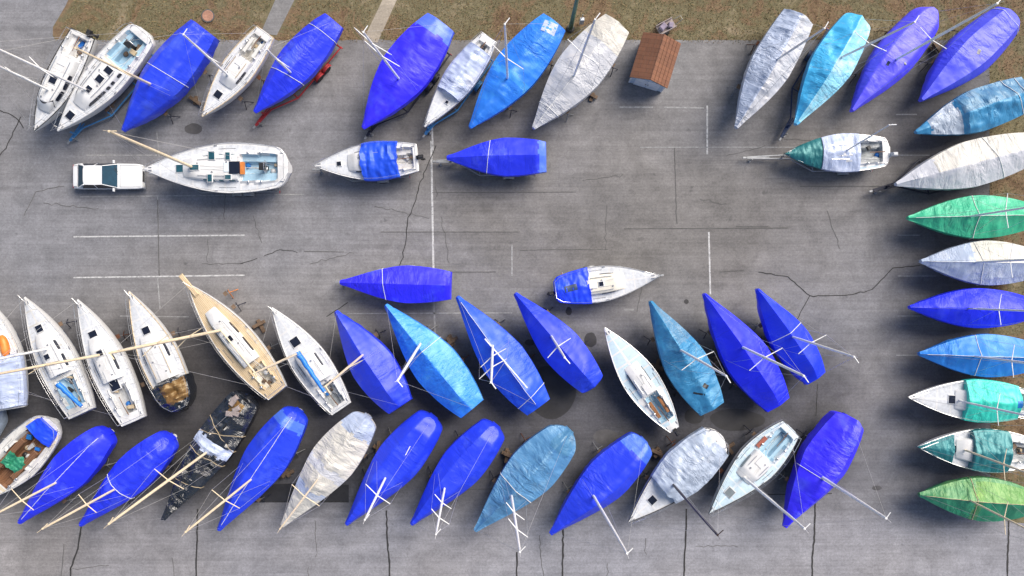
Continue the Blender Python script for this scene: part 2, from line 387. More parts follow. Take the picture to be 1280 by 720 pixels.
# ------------------------------------------------------------------ boats
class Boat:
    def __init__(s, bow, stern, W, label, cat='sailboat', name='sailboat', zs=None, tm=.56, ws=.62, e=1.75, rnd=0.0,
                 hull='gel_white', bottom='antifoul_blue', keel=True):
        seedc[0] += 1; s.seed = seedc[0] * 13.7
        px_len = math.hypot(bow[0] - stern[0], bow[1] - stern[1])
        s.zs = zs if zs else (2.3 if px_len > 125 else 1.7)
        a, b = P(*bow, s.zs), P(*stern, s.zs)
        s.L = (a - b).length; s.c = (a + b) / 2; d = a - b; s.rot = math.atan2(d.y, d.x)
        s.B = W * K * (H - s.zs) / H
        s.tm, s.ws, s.e, s.rnd = tm, ws, e, rnd
        s.root = empty(name, (s.c.x, s.c.y, 0), s.rot); tag(s.root, label, cat, BOATS)
        s.label = label
        s.keel = keel; s.zk = .8 if keel else .55
        s.build_hull(hull, bottom)
    def hw(s, t):
        t = min(max(t, 0), 1)
        f = 1 - (1 - t / s.tm) ** s.e if t < s.tm else 1 - (1 - s.ws) * ((t - s.tm) / (1 - s.tm)) ** 2
        if s.rnd and t > 1 - s.rnd: f *= max(.30, math.sqrt(max(0, 1 - ((t - 1 + s.rnd) / s.rnd) ** 2 * .93)))
        return max(.02, f * s.B / 2)
    def x(s, t): return s.L / 2 - t * s.L
    def t_of(s, x): return (s.L / 2 - x) / s.L
    def sheer(s, t): return s.zs + .22 * (1 - t) ** 2
    def local(s, w):
        d = Vector((w.x - s.c.x, w.y - s.c.y)); ca, sa = math.cos(s.rot), math.sin(s.rot)
        return Vector((d.x * ca + d.y * sa, -d.x * sa + d.y * ca, w.z))
    def build_hull(s, mat, bottom):
        b = MB(); ts = [0, .01, .03, .06, .1, .15, .2, .27, .34, .42, .5, .58, .66, .74, .82, .88, .92, .95, .975, 1]
        n = 12; rows = []
        for t in ts:
            w, zt = s.hw(t), s.sheer(t)
            zb = s.zk + (zt - s.zk - .12) * max(0, 1 - t / .42) ** 2 + .45 * max(0, (t - .7) / .3) ** 2
            half = []
            for i in range(n + 1):
                a = PI / 2 * i / n
                half.append((s.x(t), w * math.cos(a) ** .55, zt - (zt - zb) * math.sin(a) ** 1.25))
            half[-1] = (s.x(t), 0, zb)
            rows.append(half + [(x, -y, z) for x, y, z in half[-2::-1]])
        zcut = s.zs - .8
        b.grid(rows, lambda i, j: 1 if (rows[i][j][2] + rows[i + 1][j + 1][2]) / 2 < zcut else 0)
        b.add(rows[-1], [tuple(range(len(rows[-1])))[::-1]])
        b.build('hull', [mat, bottom], s.root, 50)
        if s.keel:
            k = MB(); rr = []
            for z, a, c, w in ((s.zk + .25, .40, .62, .16), (.45, .43, .60, .12), (.12, .44, .60, .22), (.0, .44, .60, .20)):
                rr.append([(s.x(a), 0, z), (s.x(a + .04), w, z), (s.x((a + c) / 2 + .02), w, z), (s.x(c), .02, z), (s.x(c), -.02, z), (s.x((a + c) / 2 + .02), -w, z), (s.x(a + .04), -w, z)])
            k.grid(rr, None, True); k.add(rr[-1], [tuple(range(7))]); k.build('keel', bottom, s.root, 40)
    # ---- tarpaulin
    def cover(s, mat, hr=None, sh=.2, p=1.2, drop=.55, t0=0.0, t1=1.0, wr=.03, rib=0, ribd=0.04, bands=(), over=.04, flat=0.0, blunt=None, off=0.0,
              straps=(), ridge_rope=False, rope='rope', lift=0.0, torn=0.0, frac=1.0, name='cover', pieces=()):
        wr *= 1.5
        hr = hr or [(0, .18), (.1, .42), (.42, 1.2), (.86, 1.05), (1, .8)]
        full0, full1 = t0 <= 0.06, t1 >= .999
        bl = (.17 if blunt is None else blunt) if full0 and full1 else 0
        hwc = lambda t: math.hypot(s.hw(t), bl * max(0, 1 - t / .3) * min(1, .62 + t * 18))
        sd = s.seed
        def zc(t, q):
            """cover height at station t, side fraction q (-1..1)"""
            a = abs(q); h = lerpkeys(hr, t)
            ao = abs(q - off) / (1 - off if q > off else 1 + off)
            a2 = 0 if ao < flat else (ao - flat) / (1 - flat)
            z = s.sheer(t) + h * (sh + (1 - sh) * (1 - a2 ** p)) + lift
            X, Y = s.x(t), hwc(t) * q
            k = min(1, 6 * t + .15) * (1.0 if a < .9 else .6)
            z += wr * k * (fbm(X * .9, Y * 1.3, sd) * 1.2 + .9 * (0.5 - abs(nz(X * 1.9 + Y * .7, Y * .6 - X * .3, sd + 9))) )
            z += wr * .7 * k * nz(X * 4.2, Y * 1.4, sd + 4)
            if rib:
                z -= ribd * math.sin(PI * ((t * rib) % 1.0)) ** .8 * (1 - a ** 4) * (1 if a > .12 else .35)
            return z
        s.zc = zc
        nt, ns = int(26 + 34 * (t1 - t0)), 13
        ts = [t0 + (t1 - t0) * i / nt for i in range(nt + 1)]
        if full0: ts = [0, .006, .015, .03] + [t for t in ts if t > .035]
        if full1: ts = [t for t in ts if t < .955] + [.962, .975, .987, .995, 1]
        qs = [i / ns for i in range(-ns, ns + 1)]
        b = MB(); rows = []; tsr = []
        def row(t, sink=0.0, ins=0.0):
            w = (hwc(t) + over) * frac
            dr = drop * (.30 + .70 * min(1, t * 5)) * (1 + .22 * nz(s.x(t) * 1.1, 3, sd))
            r = []
            zt = s.sheer(t) + lift
            def hem(sg):
                out = []
                for k in (1, .66, .33):
                    fl = (.03 if t > .05 else -.02) + .05 * k * min(1, t * 8) * nz(s.x(t) * 2.3, sg * 5, sd + k) - .05 * k * k
                    out.append((s.x(t) - ins, sg * (w + fl), zt - dr * k - sink * .2))
                return out
            r += hem(-1)
            for q in qs:
                z = zc(t, q)
                if sink: z = z * (1 - sink) + (zt - dr if frac == 1 and (full1 or full0) else s.sheer(t) + .05) * sink
                r.append((s.x(t) - ins, q * w, z))
            r += hem(1)[::-1]
            return r
        rows.append([(x, y * .5, z) for x, y, z in row(ts[0], 1.0, -.05 if full0 else -.02)]); tsr.append(ts[0])
        for t in ts: rows.append(row(t)); tsr.append(t)
        rows.append(row(ts[-1], .55, .06)); tsr.append(ts[-1]); rows.append(row(ts[-1], 1.0, .07 if full1 else .02)); tsr.append(ts[-1])
        if torn:
            for i, r in enumerate(rows):
                jt = torn * nz(i * .7, 1, sd)
                rows[i] = [(x + torn * nz(y * 2, i * .0, sd + 3) * (1 if i < 2 or i > len(rows) - 3 else 0), y, z) for x, y, z in r]
        ncol = len(rows[0])
        def mf(i, j):
            t = (tsr[i] + tsr[min(i + 1, len(tsr) - 1)]) / 2; q = (j + .5 - 3 - ns) / ns
            for k, (a, c, d, e_, mm) in enumerate(bands):
                if a <= t + .02 * nz(q * 3, k, sd) <= c and d <= q <= e_: return 1 + k
            return 0
        b.grid(rows, mf)
        o = b.build(name, [mat] + [x[4] for x in bands], s.root, 38)
        for st in straps:
            sb = MB(); t, sk = st
            path = [(s.x(t + sk * q), (hwc(t + sk * q) + over + .012) * q * frac, zc(t + sk * q, q) + .018) for q in qs]
            lo = path[0]; hi = path[-1]
            path = [(lo[0], lo[1] - .05, lo[2] - .5)] + path + [(hi[0], hi[1] + .05, hi[2] - .5)]
            sb.tube(path, .022, 5); sb.build('tie_rope', rope, o)
        if ridge_rope:
            rb = MB(); rb.tube([(s.x(t), .02 * nz(t * 9, 1, sd), zc(t, 0) + .02) for t in ts if t > .04 and t < .97], .018, 5)
            rb.build('ridge_rope', rope, o)
        for (t, q, r_, ang, m_) in pieces:      # sewn patches, tape repairs and folds lying on the cloth
            pb = MB(); rr = []
            for i in range(5):
                rw = []
                for j in range(5):
                    u, v = (i / 4 - .5) * r_[0], (j / 4 - .5) * r_[1]
                    X = s.x(t) + u * math.cos(ang) - v * math.sin(ang); Y = q * s.hw(t) + u * math.sin(ang) + v * math.cos(ang)
                    tt = s.t_of(X); qq = Y / (s.hw(tt) + over)
                    rw.append((X, Y, zc(tt, max(-1, min(1, qq))) + .015))
                rr.append(rw)
            pb.grid(rr); pb.build('cover_patch', m_, o, 40)
        s.cov = o
        return o
    # ---- mast with spreaders and wires
    def mast(s, base, tip, mat='mast_white', spr=(.5,), r=.075, z0=None, wires=True, span=.55, boom=None):
        z0 = z0 if z0 else s.zs + (1.0 if hasattr(s, 'zc') else .5)
        wb = P(*base, z0); r0 = math.hypot(base[0] - 640, base[1] - 360); r1 = math.hypot(tip[0] - 640, tip[1] - 360)
        z1 = min(16.5, H - (H - z0) * r0 / r1) if r1 > r0 else z0 + 6
        lb = s.local(wb); lb.y *= .25
        lt = s.local(P(*tip, z1)); dx = Vector((lt.x - lb.x, lt.y - lb.y)); mx = (z1 - z0) * .085
        if dx.length > mx: dx = dx * (mx / dx.length)
        t = s.t_of(lb.x)
        top = Vector((lb.x + dx.x, lb.y + dx.y, z1)); foot = Vector((lb.x - dx.x * .1, lb.y * .5, s.sheer(t) + .02))
        lb.z = z0
        b = MB(); pts = [foot] + [lb.lerp(top, i / 10) for i in range(11)]
        b.tube(pts, [r * 1.05] * 7 + [r, r * .95, r * .9, r * .82, r * .75], 8)
        b.tube([top + Vector((.05, 0, -.02)), top + Vector((-.42, 0, .02))], .03, 6)      # masthead crane
        b.tube([top, top + Vector((.05, .05, .55))], .010, 5)                             # aerial
        mo = b.build('mast', mat, s.root, 50)
        hwid = s.hw(t)
        for f in spr:
            sb = MB(); c = lb.lerp(top, f)
            for sg in (1, -1):
                e_ = c + Vector((-.12, sg * hwid * span * 1.5, .06)); sb.tube([c, e_], [.036, .024], 6)
            sb.build('spreader', mat, mo, 50)
        if wires:
            w = MB(); ww = .0085
            for sg in (1, -1):
                cp = Vector((s.x(t + .02), sg * hwid * .96, s.sheer(t)))
                if spr:
                    c = lb.lerp(top, spr[-1]) + Vector((-.12, sg * hwid * span * 1.5, .06))
                    w.tube([cp, c, top - Vector((0, 0, .15))], ww, 4)
                    w.tube([cp + Vector((-.3, 0, 0)), lb.lerp(top, spr[0]) - Vector((0, 0, .1))], ww, 4)
                else: w.tube([cp, top], ww, 4)
            w.tube([Vector((s.x(.012), 0, s.sheer(0) + .1)), top], ww, 4)
            w.tube([Vector((s.x(.985), 0, s.sheer(1) + .1)), top], ww, 4)
            w.build('rigging', 'steel_wire', s.root)
        s.mt, s.mz = t, z0
        return mo
    # ---- open deck
    def deck(s, mat='gel_white', skid='nonskid', cab=(.30, .66, .56, .42), cabmat='gel_white', cock=(.68, .93, .62), cockmat=None,
             hatches=((.22, 0, .50, .50), (.44, 0, .42, .42)), windows=((.36, .46), (.49, .59)), glass='glass', rails=True,
             winches=True, companion=True, stripe=None, tiller=True, wheel=False, bench=None, windscreen=False, clutter=0, lines=True, tracks=True):
        cm = cockmat or mat
        nt, ns = 72, 22; rows = []; ts = [i / nt for i in range(nt + 1)]; ts[0] = .004
        ca, cb, cf = cock if cock else (2, 3, .5)
        well = []
        def zdeck(t, q):
            z = s.sheer(t) + .02 + .07 * (1 - q * q)
            if ca < t < cb:
                w = cf * min(s.hw(ca), s.hw(cb)) / s.hw(t)
                if abs(q) < w * .42 and t > ca + .01: z -= .62
                elif abs(q) < w: z -= .22
                elif abs(q) < w + .10: z += .13
            return z
        s.zdeck = zdeck
        qs = [i / ns * 2 - 1 for i in range(ns + 1)]
        for t in ts: rows.append([(s.x(t), q * s.hw(t) * .995, zdeck(t, q)) for q in qs])
        def mf(i, j):
            t = (ts[i] + ts[min(i + 1, nt)]) / 2; q = (qs[j] + qs[j + 1]) / 2
            if ca < t < cb and abs(q) < cf * min(s.hw(ca), s.hw(cb)) / s.hw(t): return 2
            if .07 < t < .95 and .1 < abs(q) < .88 and (t * 9) % 1 > .10 and not (ca - .02 < t < cb + .02 and abs(q) < cf + .12): return 1
            return 0
        b = MB(); b.grid(rows, mf); dk = b.build('deck', [mat, skid, cm], s.root, 30)
        # toe rail
        tr = MB()
        for sg in (1, -1): tr.tube([(s.x(t), sg * s.hw(t) * .985, s.sheer(t) + .05) for t in [.004] + [i / 24 for i in range(1, 25)]], .028, 5)
        tr.tube([(s.x(.998), q * s.hw(1) * .985, s.sheer(1) + .05) for q in (-1, 1)], .028, 5)
        tr.build('toe_rail', stripe or ('alu' if mat != 'teak' else 'gel_white'), dk)
        if cab:
            a, c, fr, h = cab; cr = []; tl = [a, a + .008] + [a + .02 + (c - a - .03) * i / 14 for i in range(15)] + [c, c + .004]
            def wc(t): return min(fr * s.hw(t), fr * s.hw(min(t, c)) , fr * s.B / 2 * .98)
            def hc(t): return h * min(1, ((t - a) / .10 + .12)) * (1 if t < c + .001 else 0)
            for i, t in enumerate(tl):
                k = 0.0 if i in (0, len(tl) - 1) else 1.0
                w = wc(t); hh = hc(t) * k; zd = s.sheer(t) - .02 if k == 0 else s.sheer(t)
                sec = [(1.0, 0), (.96, .55 * hh), (.90, .88 * hh), (.82, hh), (.5, hh + .05 * k), (.2, hh + .075 * k), (0, hh + .08 * k)]
                zd += .04
                r = [(s.x(t), w * y, zd + z) for y, z in sec]
                cr.append(r + [(x, -y, z) for x, y, z in r[-2::-1]])
            b = MB(); b.grid(cr); co = b.build('cabin', cabmat, s.root, 35)
            s.cabtop = lambda t: s.sheer(t) + .04 + hc(t) + .08
            for wa, wb_ in windows:
                for sg in (1, -1):
                    g = MB(); r1 = []
                    for i in range(7):
                        t = wa + (wb_ - wa) * i / 6; hh = hc(t); zd = s.sheer(t) + .04; w = wc(t)
                        tpr = .75 if i in (0, 6) else 1
                        lo, hi = .5 - .28 * tpr, .5 + .32 * tpr
                        yl, yh = w * (1 - .04 * lo / .55), w * (.97 - .11 * (hi - .4))
                        r1.append([(s.x(t), sg * (yl - .02), zd + hh * lo), (s.x(t), sg * (yl + .022), zd + hh * lo), (s.x(t), sg * (yh + .03), zd + hh * hi), (s.x(t), sg * (yh - .03), zd + hh * hi + .01)])
                    g.grid(r1, None, True); g.add(r1[0], [(0, 1, 2, 3)]); g.add(r1[-1], [(3, 2, 1, 0)])
                    g.build('window', glass, co)
            if windscreen:
                g = MB(); rr = []
                for i in range(15):
                    q = i / 7 - 1; t = a + .035 + .055 * q * q; w = wc(a + .11) * .97
                    zd = s.sheer(t) + .03
                    rr.append([(s.x(t) + .04, q * w, zd + .05), (s.x(t) + .02, q * w * 1.01, zd + h * .35), (s.x(t + .045), q * w * .97, zd + h + .06), (s.x(t + .05), q * w * .95, zd + h - .02), (s.x(t + .03), q * w * .95, zd + .03)])
                g.grid(rr, None, True); g.build('windscreen', glass, co, 40)
            hr_ = MB()
            for sg in (1, -1):
                path = [(s.x(t), sg * wc(t) * .66, s.cabtop(t) + .02) for t in (a + .12, (a + c) / 2, c - .03)]
                hr_.tube(path, .022, 5)
            hr_.build('handrail', 'teak' if stripe == 'teak' else 'stainless', co)
            if companion:
                g = MB(); t = c - .045
                g.box((s.x(t), 0, s.cabtop(t) + .01), (.09 * s.L, wc(t) * .72, .07), bev=.02); g.build('companion_hatch', 'gel_white' if glass != 'glass_teal' else 'gel_cool', co, 30)
                g = MB(); g.box((s.x(c) - .012, 0, s.sheer(c) + .20), (.03, wc(c) * .6, h * .8)); g.build('washboard', 'glass' if glass == 'glass' else 'teak', co)
            # mast-base collar, vents
            for k in range(3):
                t = a + .12 + .1 * k; g = MB()
                g.lathe((s.x(t), (.35 if k % 2 else -.35) * wc(t), s.cabtop(t) - .02), [(.07, 0), (.07, .06), (.05, .09)], 8); g.build('deck_vent', 'stainless', co, 40)
        else: s.cabtop = lambda t: s.sheer(t) + .1
        for (t, y, lx, ly) in hatches:
            on = cab and cab[0] + .05 < t < cab[1]
            z = (s.cabtop(t) - .03 if on else zdeck(t, 0) - .02)
            g = MB(); g.box((s.x(t), y, z + .035), (lx + .10, ly + .10, .10), bev=.025); ho = g.build('hatch', 'gel_white', s.root, 30)
            g = MB(); g.box((s.x(t), y, z + .09), (lx, ly, .03), bev=.01); g.build('hatch_glass', glass, ho, 30)
        if cock and winches:
            for sg in (1, -1):
                for t in (ca + .05, ca + .14):
                    q = (cf * min(s.hw(ca), s.hw(cb)) / s.hw(t) + .07)
                    g = MB(); g.lathe((s.x(t), sg * q * s.hw(t), zdeck(t, q) - .02), [(.09, 0), (.08, .08), (.06, .12), (.08, .17), (.05, .19)], 10)
                    g.build('winch', 'stainless', s.root, 40)
        if tiller and cock:
            g = MB(); z = s.sheer(1) + .25
            g.tube([(s.x(cb + .01), 0, z), (s.x(cb - .06), .03, z + .1), (s.x(cb - .14), .05, z + .12)], [.035, .03, .022], 6); g.build('tiller', 'dark_wood', s.root, 50)
        if wheel:
            t = cb - .07; z = s.sheer(t) + .45; g = MB()
            g.tube([(s.x(t) - .05, .42 * math.cos(q), z + .42 * math.sin(q)) for q in [2 * PI * k / 20 for k in range(21)]], .018, 5)
            for k in range(3): g.tube([(s.x(t) - .05, .42 * math.cos(k * PI / 3), z + .42 * math.sin(k * PI / 3)), (s.x(t) - .05, -.42 * math.cos(k * PI / 3), z - .42 * math.sin(k * PI / 3))], .012, 4)
            g.build('steering_wheel', 'stainless', s.root)
            g = MB(); g.box((s.x(t) + .12, 0, z - .45), (.3, .3, .95), taper=.75); g.box((s.x(t) + .15, 0, z + .08), (.42, .5, .12)); g.build('pedestal', 'black_plastic', s.root)
        if bench:
            for sg in (1, -1):
                g = MB(); t = (ca + cb) / 2; w = cf * min(s.hw(ca), s.hw(cb))
                g.box((s.x(t), sg * w * .72, zdeck(t, .9 * cf) - .02), ((cb - ca) * s.L * .62, w * .46, .12), bev=.03); g.build('bench_cushion', bench, s.root, 30)
        if rails:
            g = MB(); rz = .62
            st = [.03, .07, .12]
            loop = [(s.x(t), s.hw(t) * .95, s.sheer(t) + rz) for t in (.13, .07, .03)] + [(s.x(-.012), 0, s.sheer(0) + rz + .05)] + [(s.x(t), -s.hw(t) * .95, s.sheer(t) + rz) for t in (.03, .07, .13)]
            g.tube(loop, .016, 5)
            for t in (.03, .13):
                for sg in (1, -1): g.tube([(s.x(t), sg * s.hw(t) * .93, s.sheer(t)), (s.x(t), sg * s.hw(t) * .95, s.sheer(t) + rz)], .014, 5)
            g.build('pulpit', 'stainless', s.root, 50)
            g = MB()
            loop = [(s.x(t), s.hw(t) * .95, s.sheer(t) + rz) for t in (.86, .93, .985)] + [(s.x(t), -s.hw(t) * .95, s.sheer(t) + rz) for t in (.985, .93, .86)]
            g.tube(loop, .016, 5)
            for t in (.87, .98):
                for sg in (1, -1): g.tube([(s.x(t), sg * s.hw(t) * .93, s.sheer(t)), (s.x(t), sg * s.hw(t) * .95, s.sheer(t) + rz)], .014, 5)
            g.build('pushpit', 'stainless', s.root, 50)
            g = MB(); tt = [.13, .25, .38, .5, .62, .74, .86]
            for sg in (1, -1):
                for t in tt[1:-1]: g.tube([(s.x(t), sg * s.hw(t) * .95, s.sheer(t)), (s.x(t), sg * s.hw(t) * .955, s.sheer(t) + rz)], .012, 5)
                for k in (1, .55): g.tube([(s.x(t), sg * s.hw(t) * .955, s.sheer(t) + rz * k) for t in tt], .007, 4)
            g.build('lifelines', 'stainless', s.root)
        if tracks:
            for sg in (1, -1):
                g = MB(); g.tube([(s.x(t), sg * s.hw(t) * .78, zdeck(t, .78) + .015) for t in (.52, .58, .64)], .022, 4)
                g.build('deck_track', 'stainless', s.root)
                for tc, yc, qc in ((.05, .10, .3), (.5, s.hw(.5) * .93, .93), (.96, s.hw(.96) * .8, .8)):
                    g = MB(); g.box((s.x(tc), sg * yc, zdeck(tc, qc) + .03), (.22, .05, .06)); g.build('cleat', 'stainless', s.root)
        if lines and cab:   # loose lines lying on deck
            g = MB(); rnd = random.Random(int(s.seed * 10))
            for k in range(4):
                pts = []; y = rnd.uniform(-.5, .5)
                for i in range(9):
                    t = cab[0] + .05 + (.95 - cab[0] - .08) * i / 8 * rnd.uniform(.9, 1.0)
                    y += rnd.uniform(-.12, .12)
                    z = s.cabtop(t) + .01 if t < cab[1] and abs(y) < .5 * cab[2] * s.hw(t) else zdeck(t, y / s.hw(t)) + .03
                    pts.append((s.x(t), y, z))
                g.tube(pts, .013, 4)
            g.build('loose_line', 'rope', s.root)
        for k in range(clutter):
            rnd = random.Random(int(s.seed * 7) + k); t = rnd.uniform(ca, cb) if cock else rnd.uniform(.6, .9); y = rnd.uniform(-.5, .5) * s.hw(t) * cf
            g = MB(); z = zdeck(t, y / s.hw(t))
            g.lathe((s.x(t), y, z), [(.16, 0), (.20, .06), (.17, .14), (.08, .2)], 9) if k % 2 else g.box((s.x(t), y, z + .1), (rnd.uniform(.2, .5), rnd.uniform(.15, .35), .22), rnd.uniform(0, 3), bev=.03)
            g.build('fender' if k % 2 else 'locker_box', rnd.choice(['black_plastic', 'sail_blue', 'gel_grey', 'timber', 'rope_tan']), s.root, 40)
        return dk
    def boom(s, t0, t1, z, mat='alu', sail=None, y1=0.0):
        g = MB(); g.tube([(s.x(t0), 0, z), (s.x(t1), y1, z + .05)], .06, 8); bo = g.build('boom', mat, s.root, 50)
        if sail:
            g = MB(); pts, rs = [], []
            for i in range(13):
                f = i / 12; pts.append((s.x(t0 + .01 + (t1 - t0 - .02) * f), y1 * f + .02 * math.sin(i * 2), z + .12 + .02 * math.sin(i * 1.7))); rs.append(.20 - .08 * f + .015 * math.sin(i * 2.3))
            g.tube(pts, rs, 9); g.build('sail_cover', sail, bo, 60)
    def outboard(s, y=0.0, mat='black_plastic'):
        g = MB(); zt = s.sheer(1); x = s.x(1) - .22
        g.box((x, y, zt + .30), (.42, .30, .36), bev=.06, taper=.85); g.box((x - .02, y, zt - .35), (.14, .12, 1.0), taper=1.1)
        g.lathe((x - .05, y, zt - .85), [(.06, -.2), (.09, 0), (.05, .15)], 8, axis='x'); g.box((s.x(1) - .02, y, zt), (.22, .26, .3))
        g.build('outboard_motor', mat, s.root, 40)

# ------------------------------------------------------------------ trailers and stands
def trailer(bt, mat, label, tongue=1.2, axles=1, width=None, group='boat trailers under the stored boats', tmark=.62):
    root = empty('boat_trailer', (bt.c.x, bt.c.y, 0), bt.rot); tag(root, label, 'trailer', group)
    L, w = bt.L, (width or bt.B * .82) / 2
    xf, xr = L / 2 + tongue, -L * .38
    xn = L * .18
    f = MB()
    for sg in (1, -1):
        f.tube([(xr, sg * w, .52), (xn, sg * w, .52), (L * .40, sg * .14, .50), (xf, sg * .05, .46)], .055, 6)
    for x in (xr, -L * .12, xn): f.tube([(x, -w, .52), (x, w, .52)], .05, 6)
    f.tube([(xf - 1.6, 0, .47), (xf + .15, 0, .45)], .05, 6)
    f.box((L * .47, 0, .80), (.12, .10, .7)); 
    f.build('frame', mat, root, 50)
    g = MB(); g.lathe((xf - .3, .18, .05), [(.04, 0), (.03, .75)], 8); g.lathe((xf - .3, .18, .03), [(.1, 0), (.12, .05), (.1, .1)], 10); g.box((xf + .18, 0, .47), (.25, .14, .10), bev=.02); g.build('coupling', 'galv', root, 40)
    for sg in (1, -1):
        for x in (-L * .2, L * .12):
            b = MB(); b.box((x, sg * w * .72, .66), (.16, .12, .34)); b.box((x, sg * w * .68, .86), (1.1, .22, .09)); b.build('bunk', 'timber', root)
        for k in range(axles):
            xa = bt.x(tmark) + (k - (axles - 1) / 2) * .78
            wh = empty('wheel', (xa, sg * (w + .20), .32)); wh.parent = root
            t = MB(); t.lathe((0, 0, 0), [(.20, -.09), (.30, -.10), (.325, -.05), (.325, .05), (.30, .10), (.20, .09)], 18, axis='y'); t.build('tyre', 'rubber', wh, 40)
            t = MB(); t.lathe((0, 0, 0), [(.05, -.07), (.19, -.085), (.19, .085), (.05, .07)], 14, axis='y'); t.build('rim', 'galv', wh, 40)
            t = MB(); t.tube([(.42, 0, .06), (.30, 0, .36), (0, 0, .44), (-.30, 0, .36), (-.42, 0, .06)], .03, 4)
            rr = [[(.42 * math.cos(q), y, .08 + .36 * math.sin(q)) for y in (-.13, .13)] for q in [PI * i / 8 for i in range(9)]]
            t.grid(rr); t.build('mudguard', mat, root, 50, (xa, sg * (w + .20), .32))
    b = MB(); b.box((xr - .03, 0, .52), (.06, 2 * w + .3, .12)); lb = b.build('light_bar', mat, root)
    for sg in (1, -1):
        q = MB(); q.box((xr - .07, sg * (w + .05), .52), (.04, .18, .10)); q.build('tail_lamp', 'lamp_red', lb)
    return root

def stand(bt, t, side, label, mat='rust', grp='jack stands propping the hulls', out=.35):
    y = side * (bt.hw(t) * .80); x = bt.x(t); zt = bt.zs - .95
    ca, sa = math.cos(bt.rot), math.sin(bt.rot)
    oy = y + side * out
    w = Vector((bt.c.x + x * ca - oy * sa, bt.c.y + x * sa + oy * ca, 0))
    root = empty('boat_stand', w, bt.rot); tag(root, label, 'boat stand', grp)
    for k in range(3):
        q = k * 2 * PI / 3 + .4; g = MB(); g.tube([(0, 0, zt * .62), (.42 * math.cos(q), .42 * math.sin(q), .02)], .03, 5)
        g.build('leg', mat, root)
    g = MB(); g.tube([(0, 0, zt * .3), (0, -side * .08, zt - .08)], .035, 7); g.build('screw_post', 'galv', root, 50)
    g = MB(); g.box((0, -side * .13, zt), (.3, .26, .06)); g.build('pad', 'rust' if mat == 'rust' else 'timber', root)

# ================================================================== BOAT LIST
ALLB = []
_oi = Boat.__init__
def _init(s, *a, **k): _oi(s, *a, **k); ALLB.append(s)
Boat.__init__ = _init
# --- top row, left block
b = Boat((45, 165), (104, 42), 41, 'white sailboat with dark wraparound windscreen, leftmost in the upper row', ws=.8, e=1.6, tm=.5, bottom='antifoul_black')
b.deck(cab=(.20, .74, .70, .62), cock=(.76, .95, .7), windscreen=True, windows=((.34, .44), (.46, .60)), hatches=((.50, 0, .5, .5),), stripe='black_plastic', clutter=3, cockmat='gel_white')
b.mast((62, 113), (-28, 70), 'mast_white', z0=2.9); b.outboard(.5)
b = Boat((74, 165), (181, 38), 51, 'white yacht with five dark hatches and blue-grey cockpit above a blue trailer', ws=.72, e=1.65, rnd=.05, bottom='antifoul_blue')
b.deck(cab=(.24, .64, .62, .42), cock=(.67, .93, .72), hatches=((.155, 0, .55, .5), (.285, 0, .5, 1.0), (.40, 0, .42, .42), (.51, .12, .5, .5), (.60, .2, .45, .55)), windows=((.30, .46), (.48, .51), (.53, .56), (.60, .64)), cockmat='cockpit_blue', wheel=True, tiller=False, clutter=3)
b.mast((103, 108), (-20, 53), 'mast_white', z0=2.8)
trailer(b, 'trailer_blue', 'light blue boat trailer poking out under the white yacht with five hatches', .35)
b = Boat((156, 164), (255, 37), 53, 'royal blue covered sailboat between two white sailboats in the upper row', ws=.68, e=1.6)
b.cover('royal', p=1.0, sh=.3, flat=.5, drop=.8, straps=((.55, .02),))
b.mast((190, 106), (94, 60), 'mast_tan')
b = Boat((254, 147), (332, 40), 41, 'white sailboat with one blue foredeck hatch by the grey footpath', ws=.62, e=1.6, bottom='antifoul_red', hull='gel_white')
b.deck(cab=(.36, .68, .60, .42), hatches=((.26, 0, .5, .5),), windows=((.44, .58),), cockmat='gel_old', clutter=6, bench='gel_old', stripe='teak')
b.mast((281, 91), (229, 43), 'mast_white', z0=2.8)
stand(b, .35, 1, 'dark boat stand by the bow of the white boat near the footpath', 'trailer_dark'); stand(b, .62, 1, 'rusty boat stand by the red bottom of the white boat near the footpath')
b = Boat((320, 141), (417, 26), 47, 'royal blue covered sailboat on a red trailer', ws=.56, e=1.6, bottom='antifoul_red', zs=2.0, keel=False)
b.cover('royal', p=1.0, sh=.25, flat=.3, off=-.2, drop=.45, hr=[(0, .2), (.1, .35), (.45, .9), (.82, .85), (.9, .8), (1, .25)], straps=((.86, .01), (.4, .03)), bands=((.86, 1, -1, 1, 'royal'),))
b.mast((378, 103), (340, 69), 'mast_white', spr=(.6,))
trailer(b, 'trailer_red', 'dark red boat trailer under a royal blue cover', .75, 2)
b = Boat((455, 161), (551, 29), 61, 'large royal blue covered sailboat with a pale stern panel, beside the tan path', ws=.62, e=1.62)
b.cover('royal', p=1.6, sh=.4, flat=.15, drop=.5, hr=[(0, .2), (.1, .4), (.4, .9), (.85, .9), (.88, .85), (1, .55)], bands=((.885, 1.1, -1.1, 1.1, 'blue_pale'),), wr=.035)
b.mast((505, 103), (454, 40), 'mast_white', spr=(.55, .8))
trailer(b, 'trailer_dark', 'black boat trailer under the royal blue cover with pale stern panel', .2, 2)
b = Boat((531, 160), (612, 47), 39, 'white sailboat half wrapped in a crinkled silver tarp', ws=.55, e=1.6, zs=1.9, keel=False)
b.deck(cab=(.34, .66, .6, .4), hatches=((.30, .25, .2, .2),), windows=((.4, .5),), rails=True, clutter=3, cockmat='gel_old', lines=True)
b.cover('silver', t0=.37, t1=.86, p=1.7, sh=.3, hr=[(0, .7), (.5, .75), (1, .6)], drop=.25, wr=.07, rib=8, ribd=.07, torn=.12, frac=.97)
trailer(b, 'trailer_blue', 'blue boat trailer beneath the silver wrapped white sailboat', .2)
b = Boat((588, 160), (693, 28), 55, 'bright azure covered sailboat with spreaders above, next to a silver wrapped one', ws=.6, e=1.65)
